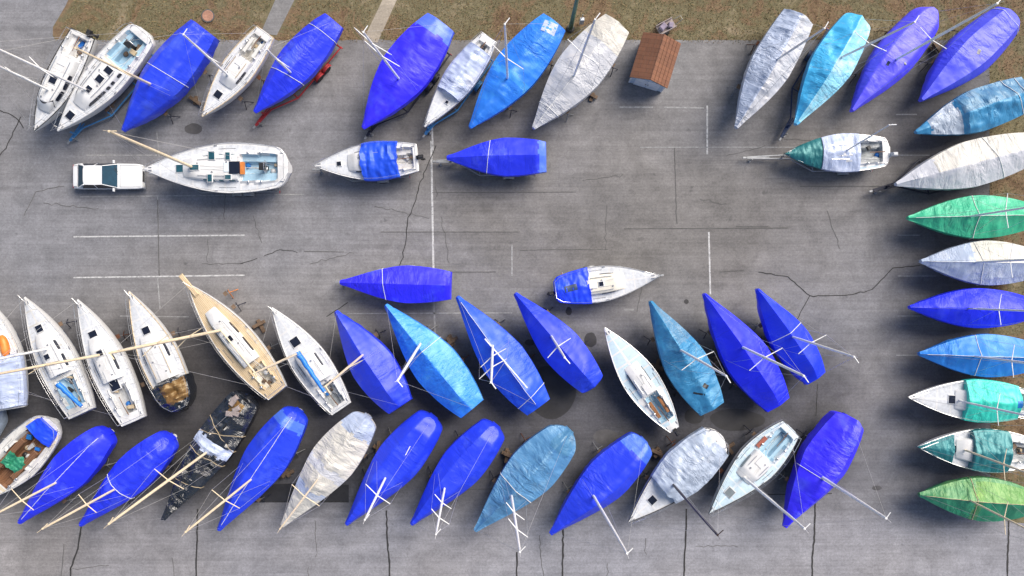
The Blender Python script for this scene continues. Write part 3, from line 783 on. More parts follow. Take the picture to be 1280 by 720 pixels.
b.cover('azure', p=1.4, sh=.3, drop=.4, bands=((.44, .50, -1, 1, 'sky'), (.9, 1, -.3, .4, 'sky')), hr=[(0, .2), (.1, .4), (.45, 1.0), (.88, .95), (1, .4)], wr=.05, pieces=((.93, .05, (.9, 1.0), .3, 'silver'),))
b.mast((635, 98), (631, 30), 'mast_white', spr=(.42,), span=.6)
b = Boat((667, 161), (771, 30), 58, 'white shrink wrapped sailboat closest to the brown roofed shed', ws=.62, e=1.6)
b.cover('white', p=1.3, sh=.35, drop=.6, rib=7, ribd=.05, hr=[(0, .2), (.1, .4), (.45, 1.05), (.85, .95), (1, .6)], wr=.045, straps=((.18, 0),), ridge_rope=True, bands=((.80, 1.1, -1, 1, 'cream'),))
b.mast((718, 95), (744, 24), 'mast_white', spr=(.45,))
# --- top row, right block
b = Boat((919, 160), (997, 22), 50, 'wrinkled white covered sailboat with ragged stern, left of a turquoise one', ws=.78, e=1.55)
b.cover('silver', p=1.35, sh=.3, drop=.5, wr=.085, rib=6, ribd=.08, torn=.25, hr=[(0, .2), (.1, .45), (.45, 1.15), (.86, 1.0), (1, .8)], bands=((0, 1.1, .05, 1.1, 'white'),))  # white half paints the sunlit side into the cover colour
b.mast((975, 76), (1031, 35), 'mast_white', spr=())
b = Boat((993, 156), (1074, 22), 51, 'turquoise covered sailboat with dark seams', ws=.62, e=1.5, rnd=.05)
b.cover('turquoise', p=1.1, sh=.35, drop=.45, wr=.06, rib=6, ribd=.09, bands=((.04, 1.1, .02, 1.1, 'turquoise_lit'),), hr=[(0, .2), (.1, .45), (.42, 1.3), (.9, .9), (1, .5)])  # paler half is sun glare on the right face, painted in
b.mast((1062, 77), (1148, 31), 'mast_white', spr=(.42,))
trailer(b, 'trailer_navy', 'navy boat trailer nose beside the turquoise covered sailboat', .6)
b = Boat((1063, 139), (1165, 14), 49, 'violet blue covered sailboat with white mast, right of the turquoise one', ws=.66, e=1.55, rnd=.10)
b.cover('periwinkle', p=1.0, sh=.15, flat=.58, drop=.7, wr=.03, hr=[(0, .25), (.1, .4), (.45, .9), (.9, .85), (1, .5)], pieces=((.42, -.2, (.3, .2), .2, 'navy_hull'), (.5, .5, (.22, .15), 1, 'navy_hull')))
b.mast((1122, 75), (1247, 4), 'mast_white', spr=(.40,), r=.085)
b = Boat((1149, 126), (1263, 20), 55, 'violet blue covered sailboat in the upper right corner', ws=.66, e=1.5, rnd=.04)
b.cover('periwinkle', p=1.0, sh=.15, flat=.62, drop=.8, wr=.03, hr=[(0, .25), (.1, .4), (.45, .95), (.9, .9), (1, .55)], straps=((.93, .0),), pieces=((.55, .1, (.4, .25), .4, 'navy_hull'),))
# --- right column, bows to the left
b = Boat((1143, 166), (1282, 117), 52, 'sailboat under a tattered blue and silver tarp at the upper right', ws=.8, e=1.5, rnd=0)
b.cover('steel', p=1.1, sh=.3, drop=.45, wr=.09, torn=.2, hr=[(0, .15), (.1, .3), (.38, .5), (.42, 1.0), (.85, 1.0), (1, .7)], bands=((.12, .38, -1, 1, 'clear'), (.40, 1.1, -1.1, -.05, 'steel_pale')), straps=((.86, .05), (.93, 0)))
b = Boat((1118, 231), (1284, 186), 56, 'cream white shrink wrapped sailboat on a black trailer', ws=.7, e=1.55)
b.cover('white', p=1.2, sh=.35, drop=.6, wr=.035, rib=4, ribd=.05, bands=((.28, 1.1, -1.1, -.02, 'cream'),), hr=[(0, .2), (.12, .5), (.42, 1.1), (.9, 1.0), (1, .8)], straps=((.72, .04),))  # cream upper half: warm sunlight painted onto the wrap
trailer(b, 'trailer_dark', 'black boat trailer whose nose shows beside a cream shrink wrapped boat', .7)
def rightcol(bow, stern, W, label, **k): return Boat(bow, stern, W, label, ws=k.pop('ws', .5), e=k.pop('e', 1.6), tm=k.pop('tm', .55), **k)
rt = [(0, .18), (.1, .4), (.5, 1.15), (.88, 1.0), (1, .6)]
b = rightcol((1133, 273), (1292, 270), 52, 'green covered sailboat with a leaf like ridge at the right edge')
b.cover('green', p=1.0, sh=.2, drop=.5, wr=.05, rib=9, ribd=.08, hr=rt, ridge_rope=True, straps=((.5, 0),)); b.mast((1213, 271), (1330, 252), 'mast_white', spr=(.42,), r=.065)
b = rightcol((1149, 327), (1300, 330), 54, 'pale lavender white covered sailboat between green and violet blue covers')
b.cover('silver', p=1.1, sh=.2, drop=.5, wr=.04, rib=3, ribd=.05, hr=rt, bands=((.4, 1.1, -1, 0, 'cream'),), ridge_rope=True, straps=((.46, .03),)); b.mast((1220, 328), (1340, 322), 'mast_white', spr=(.40,), r=.065)  # cream upper slope stands for warm sun, painted into the colour
b = rightcol((1135, 384), (1288, 386), 48, 'violet blue covered sailboat pointing left at the right edge', rnd=.06)
b.cover('violet', p=1.2, sh=.25, drop=.6, wr=.03, hr=rt, bands=((.45, 1.1, -1, .05, 'blue_pale'),) if 0 else ()); b.mast((1210, 386), (1350, 391), 'mast_white', spr=(.32,), r=.065)
b = rightcol((1147, 442), (1300, 446), 52, 'azure blue covered sailboat pointing left below the violet blue one')
b.cover('azure', p=1.0, sh=.2, drop=.5, wr=.04, rib=4, ribd=.05, hr=rt, ridge_rope=True, straps=((.45, .0),)); b.mast((1218, 446), (1350, 462), 'mast_white', spr=(.40,), r=.065)
b = rightcol((1133, 496), (1292, 504), 52, 'white sailboat with a mint green tarp over its middle', bottom='antifoul_red')
b.deck(cab=(.36, .66, .56, .42), hatches=((.35, 0, .55, .55),), cockmat='gel_white', clutter=2, windows=((.46, .58),))
b.cover('mint', t0=.44, t1=.86, p=1.3, sh=.3, hr=[(0, .8), (.5, .95), (1, .8)], drop=.4, wr=.05, rib=10, ribd=.05, pieces=((.84, .05, (.35, .5), .1, 'sail_blue'),))
b.mast((1205, 505), (1340, 532), 'mast_white', spr=(.35,), r=.065)
b = rightcol((1145, 558), (1300, 566), 54, 'white sailboat with teal covers on bow and cockpit', bottom='antifoul_black', hull='gel_white')
b.deck(cab=(.30, .74, .62, .42), hatches=((.31, 0, .35, .5), (.66, .1, .5, .6)), cockmat='cockpit_grey', clutter=4, windows=((.42, .52), (.55, .66)))
b.cover('teal', t0=.04, t1=.28, p=1.6, sh=.2, hr=[(0, .2), (.3, .4)], drop=.02, wr=.05, frac=.92, torn=.06, name='bow_cover')
b.cover('teal', t0=.42, t1=.72, p=1.6, sh=.4, hr=[(0, .95), (1, .95)], drop=.1, wr=.06, frac=.96, rib=8, ribd=.08, torn=.12)
b.mast((1208, 563), (1340, 612), 'mast_tan', spr=(.4,), r=.065, z0=3.0)
b = rightcol((1147, 617), (1290, 628), 53, 'sailboat under a patched olive and yellow green tarp at lower right', hull='green_hull')
b.cover('olive', p=1.05, sh=.2, drop=.35, wr=.05, rib=5, ribd=.06, hr=rt, ridge_rope=True, straps=((.45, .02), (.95, 0)), bands=((.0, .44, .0, 1.1, 'dark_green'), (.47, .92, -.85, .0, 'lime'), (.5, 1.1, .0, 1.1, 'dark_green')), rope='rope_tan')
b.mast((1213, 625), (1340, 690), 'mast_tan', spr=(.38,), r=.06)
# --- loose boats in the middle of the lot
b = Boat((980, 193), (1112, 190), 47, 'small white sailboat with teal bow cover and open cockpit on a trailer', ws=.7, e=1.7, rnd=.05, zs=1.6, keel=False)
b.deck(cab=(.3, .62, .6, .38), cock=(.64, .93, .68), cockmat='cockpit_grey', hatches=(), windows=((.4, .55),), rails=False, clutter=2, skid='nonskid_blue')
b.cover('teal', t0=.02, t1=.34, p=1.7, sh=.2, hr=[(0, .15), (.34, .45)], drop=.25, wr=.04, name='bow_cover')
b.cover('silver', t0=.345, t1=.70, p=1.7, sh=.3, hr=[(0, .55), (1, .55)], drop=.25, wr=.05, rib=9, ribd=.05, frac=.99)
b.mast((1060, 180), (1112, 156), 'mast_white', spr=(), z0=2.2, wires=False, r=.05); b.outboard(.2, 'gel_grey')
trailer(b, 'galv', 'galvanised trailer with long tongue under the teal and white boat', 2.3)
big = Boat((181, 212), (360, 209), 63, 'large white yacht hitched behind the white car', ws=.72, e=1.75, rnd=.07, zs=2.4, tm=.6)
b = big
b.deck(cab=(.27, .66, .55, .40), cock=(.68, .92, .62), hatches=((.26, 0, .60, .5), (.37, 0, .6, .35), (.49, -.8, .4, .55), (.60, -.75, .3, .5), (.60, .7, .4, .3), (.475, .75, .3, .5)), windows=((.42, .50), (.53, .56), (.60, .64)), cockmat='cockpit_blue', wheel=True, tiller=False, clutter=3, glass='glass_teal')
g = MB(); g.box((b.x(.645), .05, b.cabtop(.64) + .03), (.75, .85, .05)); g.build('companionway_glass', 'glass', b.root); g = MB(); g.box((b.x(.69), .05, b.sheer(.69) + .2), (.25, .85, .3)); g.build('companionway_step', 'orange_paint', b.root)
b.mast((240, 206), (136, 164), 'mast_tan', z0=2.9, r=.10, spr=())
trailer(b, 'galv', 'grey boat trailer under the large white yacht behind the car', .25, 2)
b = Boat((394, 208), (522, 197), 47, 'white sailboat with a bright blue tarp strapped across its middle', ws=.72, e=1.6, zs=1.7, keel=False)
b.deck(cab=(.32, .66, .6, .38), hatches=((.24, 0, .3, .3),), windows=((.4, .55),), cock=(.72, .95, .7), cockmat='gel_old', clutter=4, rails=True)
b.cover('cobalt', t0=.46, t1=.80, p=1.7, sh=.3, hr=[(0, .75), (1, .75)], drop=.4, wr=.07, rib=11, ribd=.06, torn=.15)
b.outboard(0)
trailer(b, 'galv', 'grey trailer under the white boat with blue tarp across its middle', .2)
b = Boat((559, 198), (682, 196), 46, 'royal blue covered boat right of the blue-tarped white sailboat near the lot centre', ws=.78, e=1.5, tm=.6, zs=1.7, keel=False)
b.cover('royal', p=1.05, sh=.3, drop=.45, hr=[(0, .2), (.1, .3), (.4, .9), (.9, .95), (1, .3)], wr=.02, straps=((.42, -.02),), bands=((.93, 1.1, -1.1, 1.1, 'blue_pale'),))
trailer(b, 'galv', 'grey trailer with long tongue under the royal blue boat by the painted line', .9)
b = Boat((426, 353), (563, 357), 45, 'royal blue covered boat with white bow tip, standing above the blue middle row', ws=.72, e=1.5, tm=.6, zs=1.7, keel=False)
b.cover('royal', p=1.05, sh=.3, drop=.4, hr=[(0, .2), (.1, .3), (.42, .85), (.9, .95), (.96, .9), (1, .5)], wr=.02, straps=((.40, .02),), t0=.05)
trailer(b, 'galv', 'grey trailer under the blue covered boat with a white bow tip', .35)
b = Boat((822, 345), (692, 363), 45, 'small white sailboat with blue cockpit cover, bow pointing right', ws=.6, e=1.7, rnd=.05, zs=1.7, keel=False)
b.deck(cab=(.32, .68, .58, .36), mat='gel_white', skid='nonskid', cabmat='gel_cream', hatches=((.55, 0, .3, .3),), windows=((.42, .55),), clutter=0, cock=None, rails=True)
b.cover('cobalt', t0=.66, t1=.985, p=1.4, sh=.35, hr=[(0, .65), (1, .6)], drop=.3, wr=.06, rib=8, ribd=.05, torn=.1, pieces=((.84, 0.0, (.9, .45), .1, 'trailer_navy'),))
b.outboard(-.2)
trailer(b, 'galv', 'grey trailer under the small white boat with blue cockpit cover', .35)
# --- middle row, bows to the upper left
b = Boat((-14, 374), (10, 512), 56, 'cream sailboat with orange deck bag cut off by the left edge', ws=.75, e=1.6)
b.deck(cab=(.30, .60, .6, .4), mat='gel_cream', clutter=2, hatches=())
b.cover('silver', t0=.52, t1=.98, p=1.6, sh=.3, hr=[(0, .7), (1, .6)], drop=.3, wr=.06, rib=7, ribd=.06)
g = MB(); rr = []
for i in range(9):
    f = i / 8; rr.append((b.x(.34 + .2 * f), -.65 - .12 * math.sin(f * 3), b.sheer(.4) + .32))
g.tube(rr, [.12, .24, .30, .31, .30, .31, .29, .22, .1], 10); g.build('deck_bag', 'orange', b.root, 60)
b = Boat((33, 371), (102, 517), 49, 'weathered white sailboat with light blue sail cover, second from the left', ws=.68, e=1.55, bottom='antifoul_blue')
b.deck(mat='gel_old', cabmat='gel_white', hatches=((.27, 0, .48, .48), (.50, .15, .35, .35)), cock=(.70, .93, .62), cockmat='cockpit_blue', clutter=5, windows=((.40, .48), (.52, .62)))
b.mast((61, 435), (-45, 458), 'mast_white', z0=2.9); b.boom(.72, .97, 3.3, 'alu', 'azure', -.8)
b = Boat((99, 374), (167, 527), 47, 'clean white sailboat with purple tinted foredeck hatch, third from the left', ws=.66, e=1.55, bottom='antifoul_black')
b.deck(hatches=((.29, 0, .55, .55), (.44, -.1, .4, .4), (.69, .1, .8, .65)), windows=((.48, .60),), cock=(.72, .93, .6), cockmat='gel_grey', clutter=4)
b.mast((124, 444), (-38, 474), 'mast_tan', z0=2.9, r=.09)
b = Boat((163, 364), (228, 512), 49, 'white sailboat with its stern wrapped in black and brown tarp', ws=.7, rnd=.14, e=1.5, bottom='antifoul_red')
b.deck(hatches=((.33, 0, .5, .5),), cab=(.36, .74, .64, .40), windows=((.46, .58),), cock=None, clutter=0, stripe='teak')
b.cover('black', t0=.76, t1=1.0, p=1.8, sh=.5, hr=[(0, .7), (.9, .8), (1, .5)], drop=.8, wr=.16, torn=.25, rib=22, ribd=.08, bands=((.78, .94, -.95, .35, 'brown'),), name='stern_tarp', over=.08)
stand(b, .42, -1, 'black stand beside the white sailboat with black stern tarp', 'trailer_dark')
b = Boat((236, 354), (347, 491), 49, 'sailboat with bare teak deck, white cabin and wooden bowsprit', ws=.58, e=1.85, bottom='antifoul_red', tm=.58)
b.deck(mat='teak', skid='teak', cabmat='gel_white', hatches=((.285, 0, .5, .5), (.50, .05, .4, .4)), cab=(.24, .72, .50, .40), cock=(.76, .93, .50), cockmat='gel_cream', windows=((.40, .5), (.54, .66)), clutter=4, stripe='gel_white')
g = MB(); g.box((b.x(.02), 0, b.sheer(0) + .12), (1.9, .34, .12), taper=.9, bev=.02); g.build('bowsprit', 'orange_paint' if 0 else 'teak', b.root, 30)
b.mast((268, 419), (96, 461), 'mast_tan', z0=2.9, r=.10, spr=(.35, .65)); b.boom(.42, .82, 3.4, 'mast_tan')
stand(b, .20, -1, 'orange tripod stand off the bow of the teak decked sailboat', 'orange_paint', out=.8)
b = Boat((341, 384), (427, 511), 46, 'white sailboat with bright blue sail cover on its boom', ws=.6, e=1.6, bottom='antifoul_blue')
b.deck(hatches=((.34, 0, .6, .6),), cab=(.42, .72, .58, .42), windows=((.50, .62),), cock=(.75, .95, .6), cockmat='cockpit_grey', clutter=4)
b.mast((371, 443), (317, 467), 'mast_tan', z0=3.0); b.boom(.42, .82, 3.5, 'alu', 'azure')
stand(b, .35, 1, 'black stand beside the white sailboat with bright blue sail cover', 'trailer_dark')
mh = [(0, .25), (.08, .5), (.42, 1.15), (.84, 1.1), (.88, 1.0), (1, .35)]
def mid(bow, stern, W, label, **k): return Boat(bow, stern, W, label, ws=k.pop('ws', .6), e=k.pop('e', 1.45), tm=k.pop('tm', .58), **k)
b = mid((421, 389), (500, 508), 53, 'royal blue covered sailboat, first blue one after the white middle row boats', bottom='antifoul_red')
b.cover('royal', p=1.15, sh=.2, drop=.75, hr=mh, wr=.035); b.mast((456, 442), (407, 483), 'mast_tan')
b = mid((483, 381), (590, 511), 57, 'sky blue covered sailboat between two darker blue ones in the middle row')
b.cover('azure', p=1.15, sh=.22, drop=.65, hr=mh, wr=.035, bands=((.0, 1.1, -1.1, -.02, 'sky'),), straps=((.44, 0),)); b.mast((535, 422), (497, 476), 'mast_white', spr=(), r=.085)  # sky band paints the slope right of the ridge as sunlit
b = mid((572, 371), (673, 509), 55, 'cobalt blue covered sailboat with a white mast frame and ropes near the stern')
b.cover('cobalt', p=1.1, sh=.22, drop=.6, hr=mh, wr=.045, straps=((.90, .02),), ridge_rope=True)
b.mast((617, 431), (614, 478), 'mast_white', spr=(.35, .65), r=.085, span=.5)
g = MB(); g.tube([(b.x(.36), .1, b.zs + 1.6), (b.x(.82), -.25, b.zs + 1.55)], .05, 6); g.build('boom', 'mast_white', b.root)
b = mid((644, 367), (743, 483), 49, 'violet blue covered sailboat just above the large round dark patch', ws=.62, rnd=.03)
b.cover('violet', p=1.05, sh=.25, drop=.7, hr=[(0, .3), (.08, .5), (.42, 1.2), (.8, 1.15), (.86, 1.1), (1, .35)], wr=.03, bands=((.87, 1.1, -1.1, 1.1, 'royal'),)); b.mast((689, 420), (706, 447), 'mast_white', spr=(.55,), span=.5, wires=False)
b = Boat((755, 409), (843, 537), 45, 'white sailboat with bare deck and two brown cockpit seats', ws=.28, e=1.65, tm=.52, hull='gel_white', zs=2.0)
b.deck(mat='gel_white', skid='nonskid_blue', cab=(.36, .64, .5, .3), cabmat='gel_white', cock=(.66, .90, .72), cockmat='cockpit_blue', hatches=(), windows=((.42, .56),), rails=False, clutter=0, bench='cushion_wood', tracks=True)
b.outboard(0)
b = mid((812, 377), (890, 511), 53, 'steel blue covered sailboat with dark holes near the stern')
b.cover('steel', p=1.1, sh=.25, drop=.4, hr=[(0, .25), (.08, .45), (.42, 1.25), (.72, .7), (1, .5)], wr=.06, bands=((.05, .40, -1, -.05, 'steel_pale'),), pieces=((.80, -.25, (.4, .3), .5, 'black_plastic'), (.83, .25, (.75, .12), .9, 'black_plastic')))  # pale forward band: light on the right slope, painted in
b.mast((850, 437), (908, 470), 'mast_white', spr=(.42,), span=.6)
b = mid((879, 368), (973, 506), 55, 'tall violet blue covered sailboat with a white mast crossing to its right neighbour', ws=.56)
b.cover('violet', p=1.05, sh=.22, drop=.8, hr=mh, wr=.02); b.mast((928, 434), (1005, 470), 'mast_white', spr=(.42,), r=.085, span=.6)
b = mid((945, 362), (1020, 473), 45, 'violet blue covered sailboat at the right end of the middle row', ws=.58)
b.cover('violet', p=1.05, sh=.22, drop=.8, hr=mh, wr=.02, straps=((.48, 0),)); b.mast((990, 421), (1068, 446), 'mast_white', spr=(.35,), span=.6)
# --- bottom row, bows to the lower left
b = Boat((-28, 628), (66, 527), 58, 'open wooden sailboat with blue stern tarp and green tarp at the left edge', ws=.6, e=1.6, rnd=.08, zs=2.0)
b.deck(mat='gel_old', skid='nonskid_tan', cab=None, cock=(.28, .80, .80), cockmat='dark_wood', hatches=(), rails=True, clutter=7, windows=(), bench='dark_wood')
b.cover('cobalt', t0=.82, t1=.96, p=1.8, sh=.5, hr=[(0, .55), (1, .5)], drop=.0, wr=.05, frac=.75, name='stern_tarp')
b.cover('dark_green', t0=.44, t1=.56, p=1.5, sh=.4, hr=[(0, .15), (1, .2)], drop=.0, wr=.08, frac=.45, torn=.4, name='green_tarp')
def low(bow, stern, W, label, **k): return Boat(bow, stern, W, label, ws=k.pop('ws', .62), e=k.pop('e', 1.4), tm=k.pop('tm', .6), rnd=k.pop('rnd', .04), **k)
bh = [(0, .2), (.1, .4), (.38, .9), (.88, 1.0), (1, .5)]
b = low((27, 652), (133, 541), 48, 'deep royal blue covered sailboat, leftmost covered one of the bottom row', ws=.55)
b.cover('royal', p=1.5, sh=.35, drop=.7, hr=bh, wr=.03, ridge_rope=True); b.mast((72, 607), (-12, 646), 'mast_tan', spr=(.55,))
b = low((103, 655), (213, 547), 47, 'blue covered sailboat left of the black tarped one', ws=.55)
b.cover('cobalt' if 0 else 'royal', p=1.2, sh=.35, drop=.6, hr=bh, wr=.05, flat=.35, bands=((.3, .95, -.45, .45, 'royal'),), straps=((.45, 0),)); b.mast((142, 612), (53, 661), 'mast_tan', spr=(.42,), span=.5)
b = low((206, 648), (310, 495), 49, 'sailboat wrapped in crumpled black tarp and strips of white', ws=.7, hull='navy_hull')
b.cover('black', p=1.6, sh=.4, drop=.6, hr=[(0, .2), (.1, .3), (.4, .8), (.9, .8), (1, .6)], wr=.13, torn=.3, rib=12, ribd=.10, bands=((.56, .64, -1, 1, 'silver'), (.88, .95, -.5, .3, 'brown')), straps=((.7, .06), (.7, -.06), (.52, 0), (.30, .02)), rope='rope_tan')
g = MB()
for k in range(5):
    t = .86 + .025 * k; g.box((b.x(t), random.uniform(-.5, .5), b.sheer(t) + 1.0), (.35, .5, .25), random.uniform(0, 3), bev=.05)
g.build('sail_bags', 'clutter_pink', b.cov, 40)
b.mast((257, 566), (135, 660), 'mast_tan', spr=(.45,), r=.085)
b = low((275, 661), (372, 514), 53, 'bright blue covered sailboat right of the black tarped one', ws=.55)
b.cover('royal', p=1.0, sh=.25, flat=.3, off=-.1, drop=.65, hr=bh, wr=.03, bands=((.88, .95, -1, 1, 'blue_pale'),), ridge_rope=True); b.mast((315, 601), (232, 665), 'mast_tan', spr=(.45,))
b = low((354, 656), (459, 521), 56, 'cream and silver wrinkled shrink wrapped sailboat in the bottom row', ws=.52)
b.cover('cream', p=1.3, sh=.25, drop=.5, hr=[(0, .2), (.1, .4), (.42, 1.2), (.88, 1.0), (1, .5)], wr=.06, rib=10, ribd=.07, bands=((.86, 1.1, -1.1, 1.1, 'silver'), (.30, .36, -1, 1, 'silver'), (.5, .56, -1, 1, 'white'))); b.mast((398, 599), (350, 661), 'mast_tan', spr=(.4,), r=.06)
b = low((434, 654), (541, 522), 55, 'royal blue covered sailboat right of the cream wrapped one', ws=.6)
b.cover('royal', p=1.1, sh=.2, drop=.8, hr=bh, wr=.025, flat=.5, off=.1, pieces=((.72, .05, (.7, .06), .2, 'rope'),)); b.mast((484, 600), (456, 650), 'mast_white', spr=(.45,), span=.5)
b = low((515, 654), (620, 533), 52, 'royal blue covered sailboat with two pairs of spreaders, left of the pale teal one', ws=.62)
b.cover('royal', p=1.0, sh=.2, drop=.7, hr=bh, wr=.025, flat=.45, off=.12); b.mast((557, 612), (545, 668), 'mast_white', spr=(.35, .68), span=.42)
b = low((594, 662), (712, 538), 60, 'pale teal blue covered sailboat with sagging ribs in the bottom row', ws=.58, rnd=.10)
b.cover('steel_mid', p=1.1, sh=.25, drop=.35, hr=[(0, .2), (.1, .4), (.42, 1.2), (.9, 1.0), (1, .5)], wr=.045, rib=7, ribd=.13, bands=((.84, 1.1, -.35, .8, 'steel_pale'),), straps=((.43, .0),)); b.mast((640, 620), (650, 690), 'mast_white', spr=(.35, .65), span=.42, r=.085)
b = low((688, 666), (806, 551), 54, 'royal blue covered sailboat with pale stern panel and white mast in the bottom row', ws=.58)
b.cover('royal', p=1.0, sh=.2, flat=.15, off=.35, drop=.7, hr=[(0, .2), (.1, .4), (.4, 1.15), (.87, 1.05), (1, .5)], wr=.03, bands=((.875, 1.1, -1.1, 1.1, 'blue_pale'),)); b.mast((742, 620), (784, 692), 'mast_white', spr=(), r=.085)
b = low((784, 652), (902, 544), 58, 'white sailboat with clear crinkled plastic over cabin and dark mast', ws=.66, rnd=.08)
b.deck(cab=(.36, .7, .6, .4), hatches=((.26, 0, .5, .5),), windows=((.40, .50),), cockmat='cockpit_grey', clutter=3, stripe='black_plastic')
b.cover('clear', t0=.38, t1=.93, p=1.4, sh=.25, hr=[(0, .9), (.6, 1.25), (1, .8)], drop=.35, wr=.09, rib=7, ribd=.09, torn=.15); b.mast((838, 602), (897, 669), 'mast_dark', spr=(), r=.085)
b = low((885, 641), (989, 535), 52, 'clean white sailboat with pale blue cockpit and open deck in the bottom row', ws=.56, rnd=0)
b.deck(mat='gel_cool', skid='nonskid_blue', cab=(.40, .66, .58, .4), glass='hatch_grey', hatches=((.25, 0, .55, .55),), windows=((.47, .60),), cock=(.68, .94, .64), cockmat='cockpit_blue', clutter=1, bench=None, stripe='black_plastic')
g = MB(); t = .74; g.box((b.x(t), -b.hw(t) * .62, b.sheer(t) + .18), (.9, .3, .10), bev=.02); g.build('seat_cushion', 'red_brown', b.root)
b.mast((930, 597), (1006, 661), 'mast_white', spr=(), z0=2.9, r=.09)
b = low((979, 657), (1064, 522), 56, 'royal blue covered sailboat with a blunt bow at the right end of the bottom row', ws=.64, e=1.35)
b.cover('royal', p=1.0, sh=.2, off=.42, drop=.9, hr=[(0, .3), (.1, .5), (.4, 1.2), (.88, 1.1), (1, .8)], wr=.04, flat=.2, straps=((.47, 0),)); b.mast((1030, 598), (1108, 648), 'mast_white', spr=(), r=.095)

# --- boat stands on the side of each row that looks onto the lot
SH = [('royal blue covered sailboat between two white', 'royal covered boat between two white ones'), ('weathered white', 'weathered boat with light blue sail cover'), ('clean white sailboat with purple', 'white boat with purple tinted hatch'),
      ('sailboat with bare teak', 'teak decked boat'), ('royal blue covered sailboat, first', 'first blue boat after the white middle row'), ('sky blue covered', 'sky blue boat in the middle row'), ('cobalt blue covered sailboat with', 'cobalt boat with mast frame'),
      ('violet blue covered sailboat just', 'violet boat above the round dark patch'), ('steel blue', 'steel blue boat with dark holes'), ('tall violet', 'tall violet boat in the middle row'), ('violet blue covered sailboat at the right end', 'last violet boat of the middle row'),
      ('deep royal blue', 'leftmost covered boat of the bottom row'), ('blue covered sailboat left of', 'blue boat left of the black tarp'), ('bright blue covered', 'bright blue boat right of the black tarp'), ('cream and silver', 'cream wrapped boat'),
      ('royal blue covered sailboat right of the cream', 'royal boat right of the cream one'), ('royal blue covered sailboat with two', 'royal boat with two spreader pairs'), ('pale teal', 'pale teal boat with sagging ribs'), ('royal blue covered sailboat with pale', 'bottom row boat with pale stern panel'),
      ('white sailboat with clear', 'boat under clear crinkled plastic'), ('clean white sailboat with pale', 'bottom row boat with pale blue cockpit'), ('royal blue covered sailboat with a blunt', 'blunt bowed boat ending the bottom row'),
      ('bright azure', 'azure boat in the upper row'), ('white shrink', 'shrink wrapped boat near the shed'), ('violet blue covered sailboat with white', 'violet boat right of the turquoise one'), ('violet blue covered sailboat in', 'violet boat in the upper right corner'), ('wrinkled white', 'wrinkled white boat with ragged stern')]
rs = random.Random(21)
for b in ALLB:
    for key, short in SH:
        if b.label.startswith(key):
            nrm = Vector((-math.sin(b.rot), math.cos(b.rot))); sd = 1 if nrm.dot(-b.c.xy) > 0 else -1
            for t, where in ((rs.uniform(.28, .36), 'bow'), (rs.uniform(.66, .78), 'stern')):
                stand(b, t, sd, 'tripod boat stand near the %s of the %s' % (where, short), rs.choice(['rust', 'trailer_dark', 'trailer_dark', 'galv']), out=rs.uniform(.25, .45))
for i, (key, short) in enumerate(SH):
    if i in (0, 3, 5, 8, 9, 10, 13, 15, 17, 19, 20, 21, 23, 25):
        b = [q for q in ALLB if q.label.startswith(key)][0]
        nrm = Vector((-math.sin(b.rot), math.cos(b.rot))); sd = 1 if nrm.dot(-b.c.xy) > 0 else -1
        w = Vector((b.x(.52), sd * (b.hw(.52) + .12))); ca, sa = math.cos(b.rot), math.sin(b.rot)
        root = empty('timber_stack', (b.c.x + w.x * ca - w.y * sa, b.c.y + w.x * sa + w.y * ca, 0), b.rot + rs.uniform(-.5, .5)); tag(root, 'low stack of timber blocks beside the ' + short, 'timber', 'timber blocks lying beside the hulls')
        for k in range(rs.randint(2, 4)):
            g = MB(); g.box((rs.uniform(-.15, .15), rs.uniform(-.1, .1), .09 + .17 * k), (rs.uniform(.6, 1.1), .24, .16), rs.uniform(-.3, .3) + (PI / 2 if k % 2 else 0), bev=.012); g.build('block', 'timber', root)
# ------------------------------------------------------------------ upturned dinghy at the left edge
root = empty('dinghy', P(-9, 533, .3).xy.to_3d(), math.radians(60)); tag(root, 'grey upturned dinghy cut off by the left edge', 'dinghy')
g = MB(); rows = []
for i in range(15):
    t = i / 14; w = .72 * (1 - (2 * t - 1) ** 4 * .75) * (1 if t > .2 else .55 + .45 * t / .2)
    rows.append([(1.5 - 3 * t, w * math.cos(PI * k / 10), .12 + .62 * math.sin(PI * k / 10) ** .8 * (1 - abs(2 * t - 1) ** 3 * .5)) for k in range(11)])
g.grid(rows); g.add(rows[0], [tuple(range(11))]); g.add(rows[-1], [tuple(range(11))[::-1]]); g.build('hull', 'dinghy_grey', root, 45)
g = MB(); g.tube([(1.45 - 2.9 * i / 12, 0, .12 + .64 * (1 - abs(2 * i / 12 - 1) ** 3 * .5)) for i in range(13)], .03, 5); g.build('keel_strip', 'timber', root)

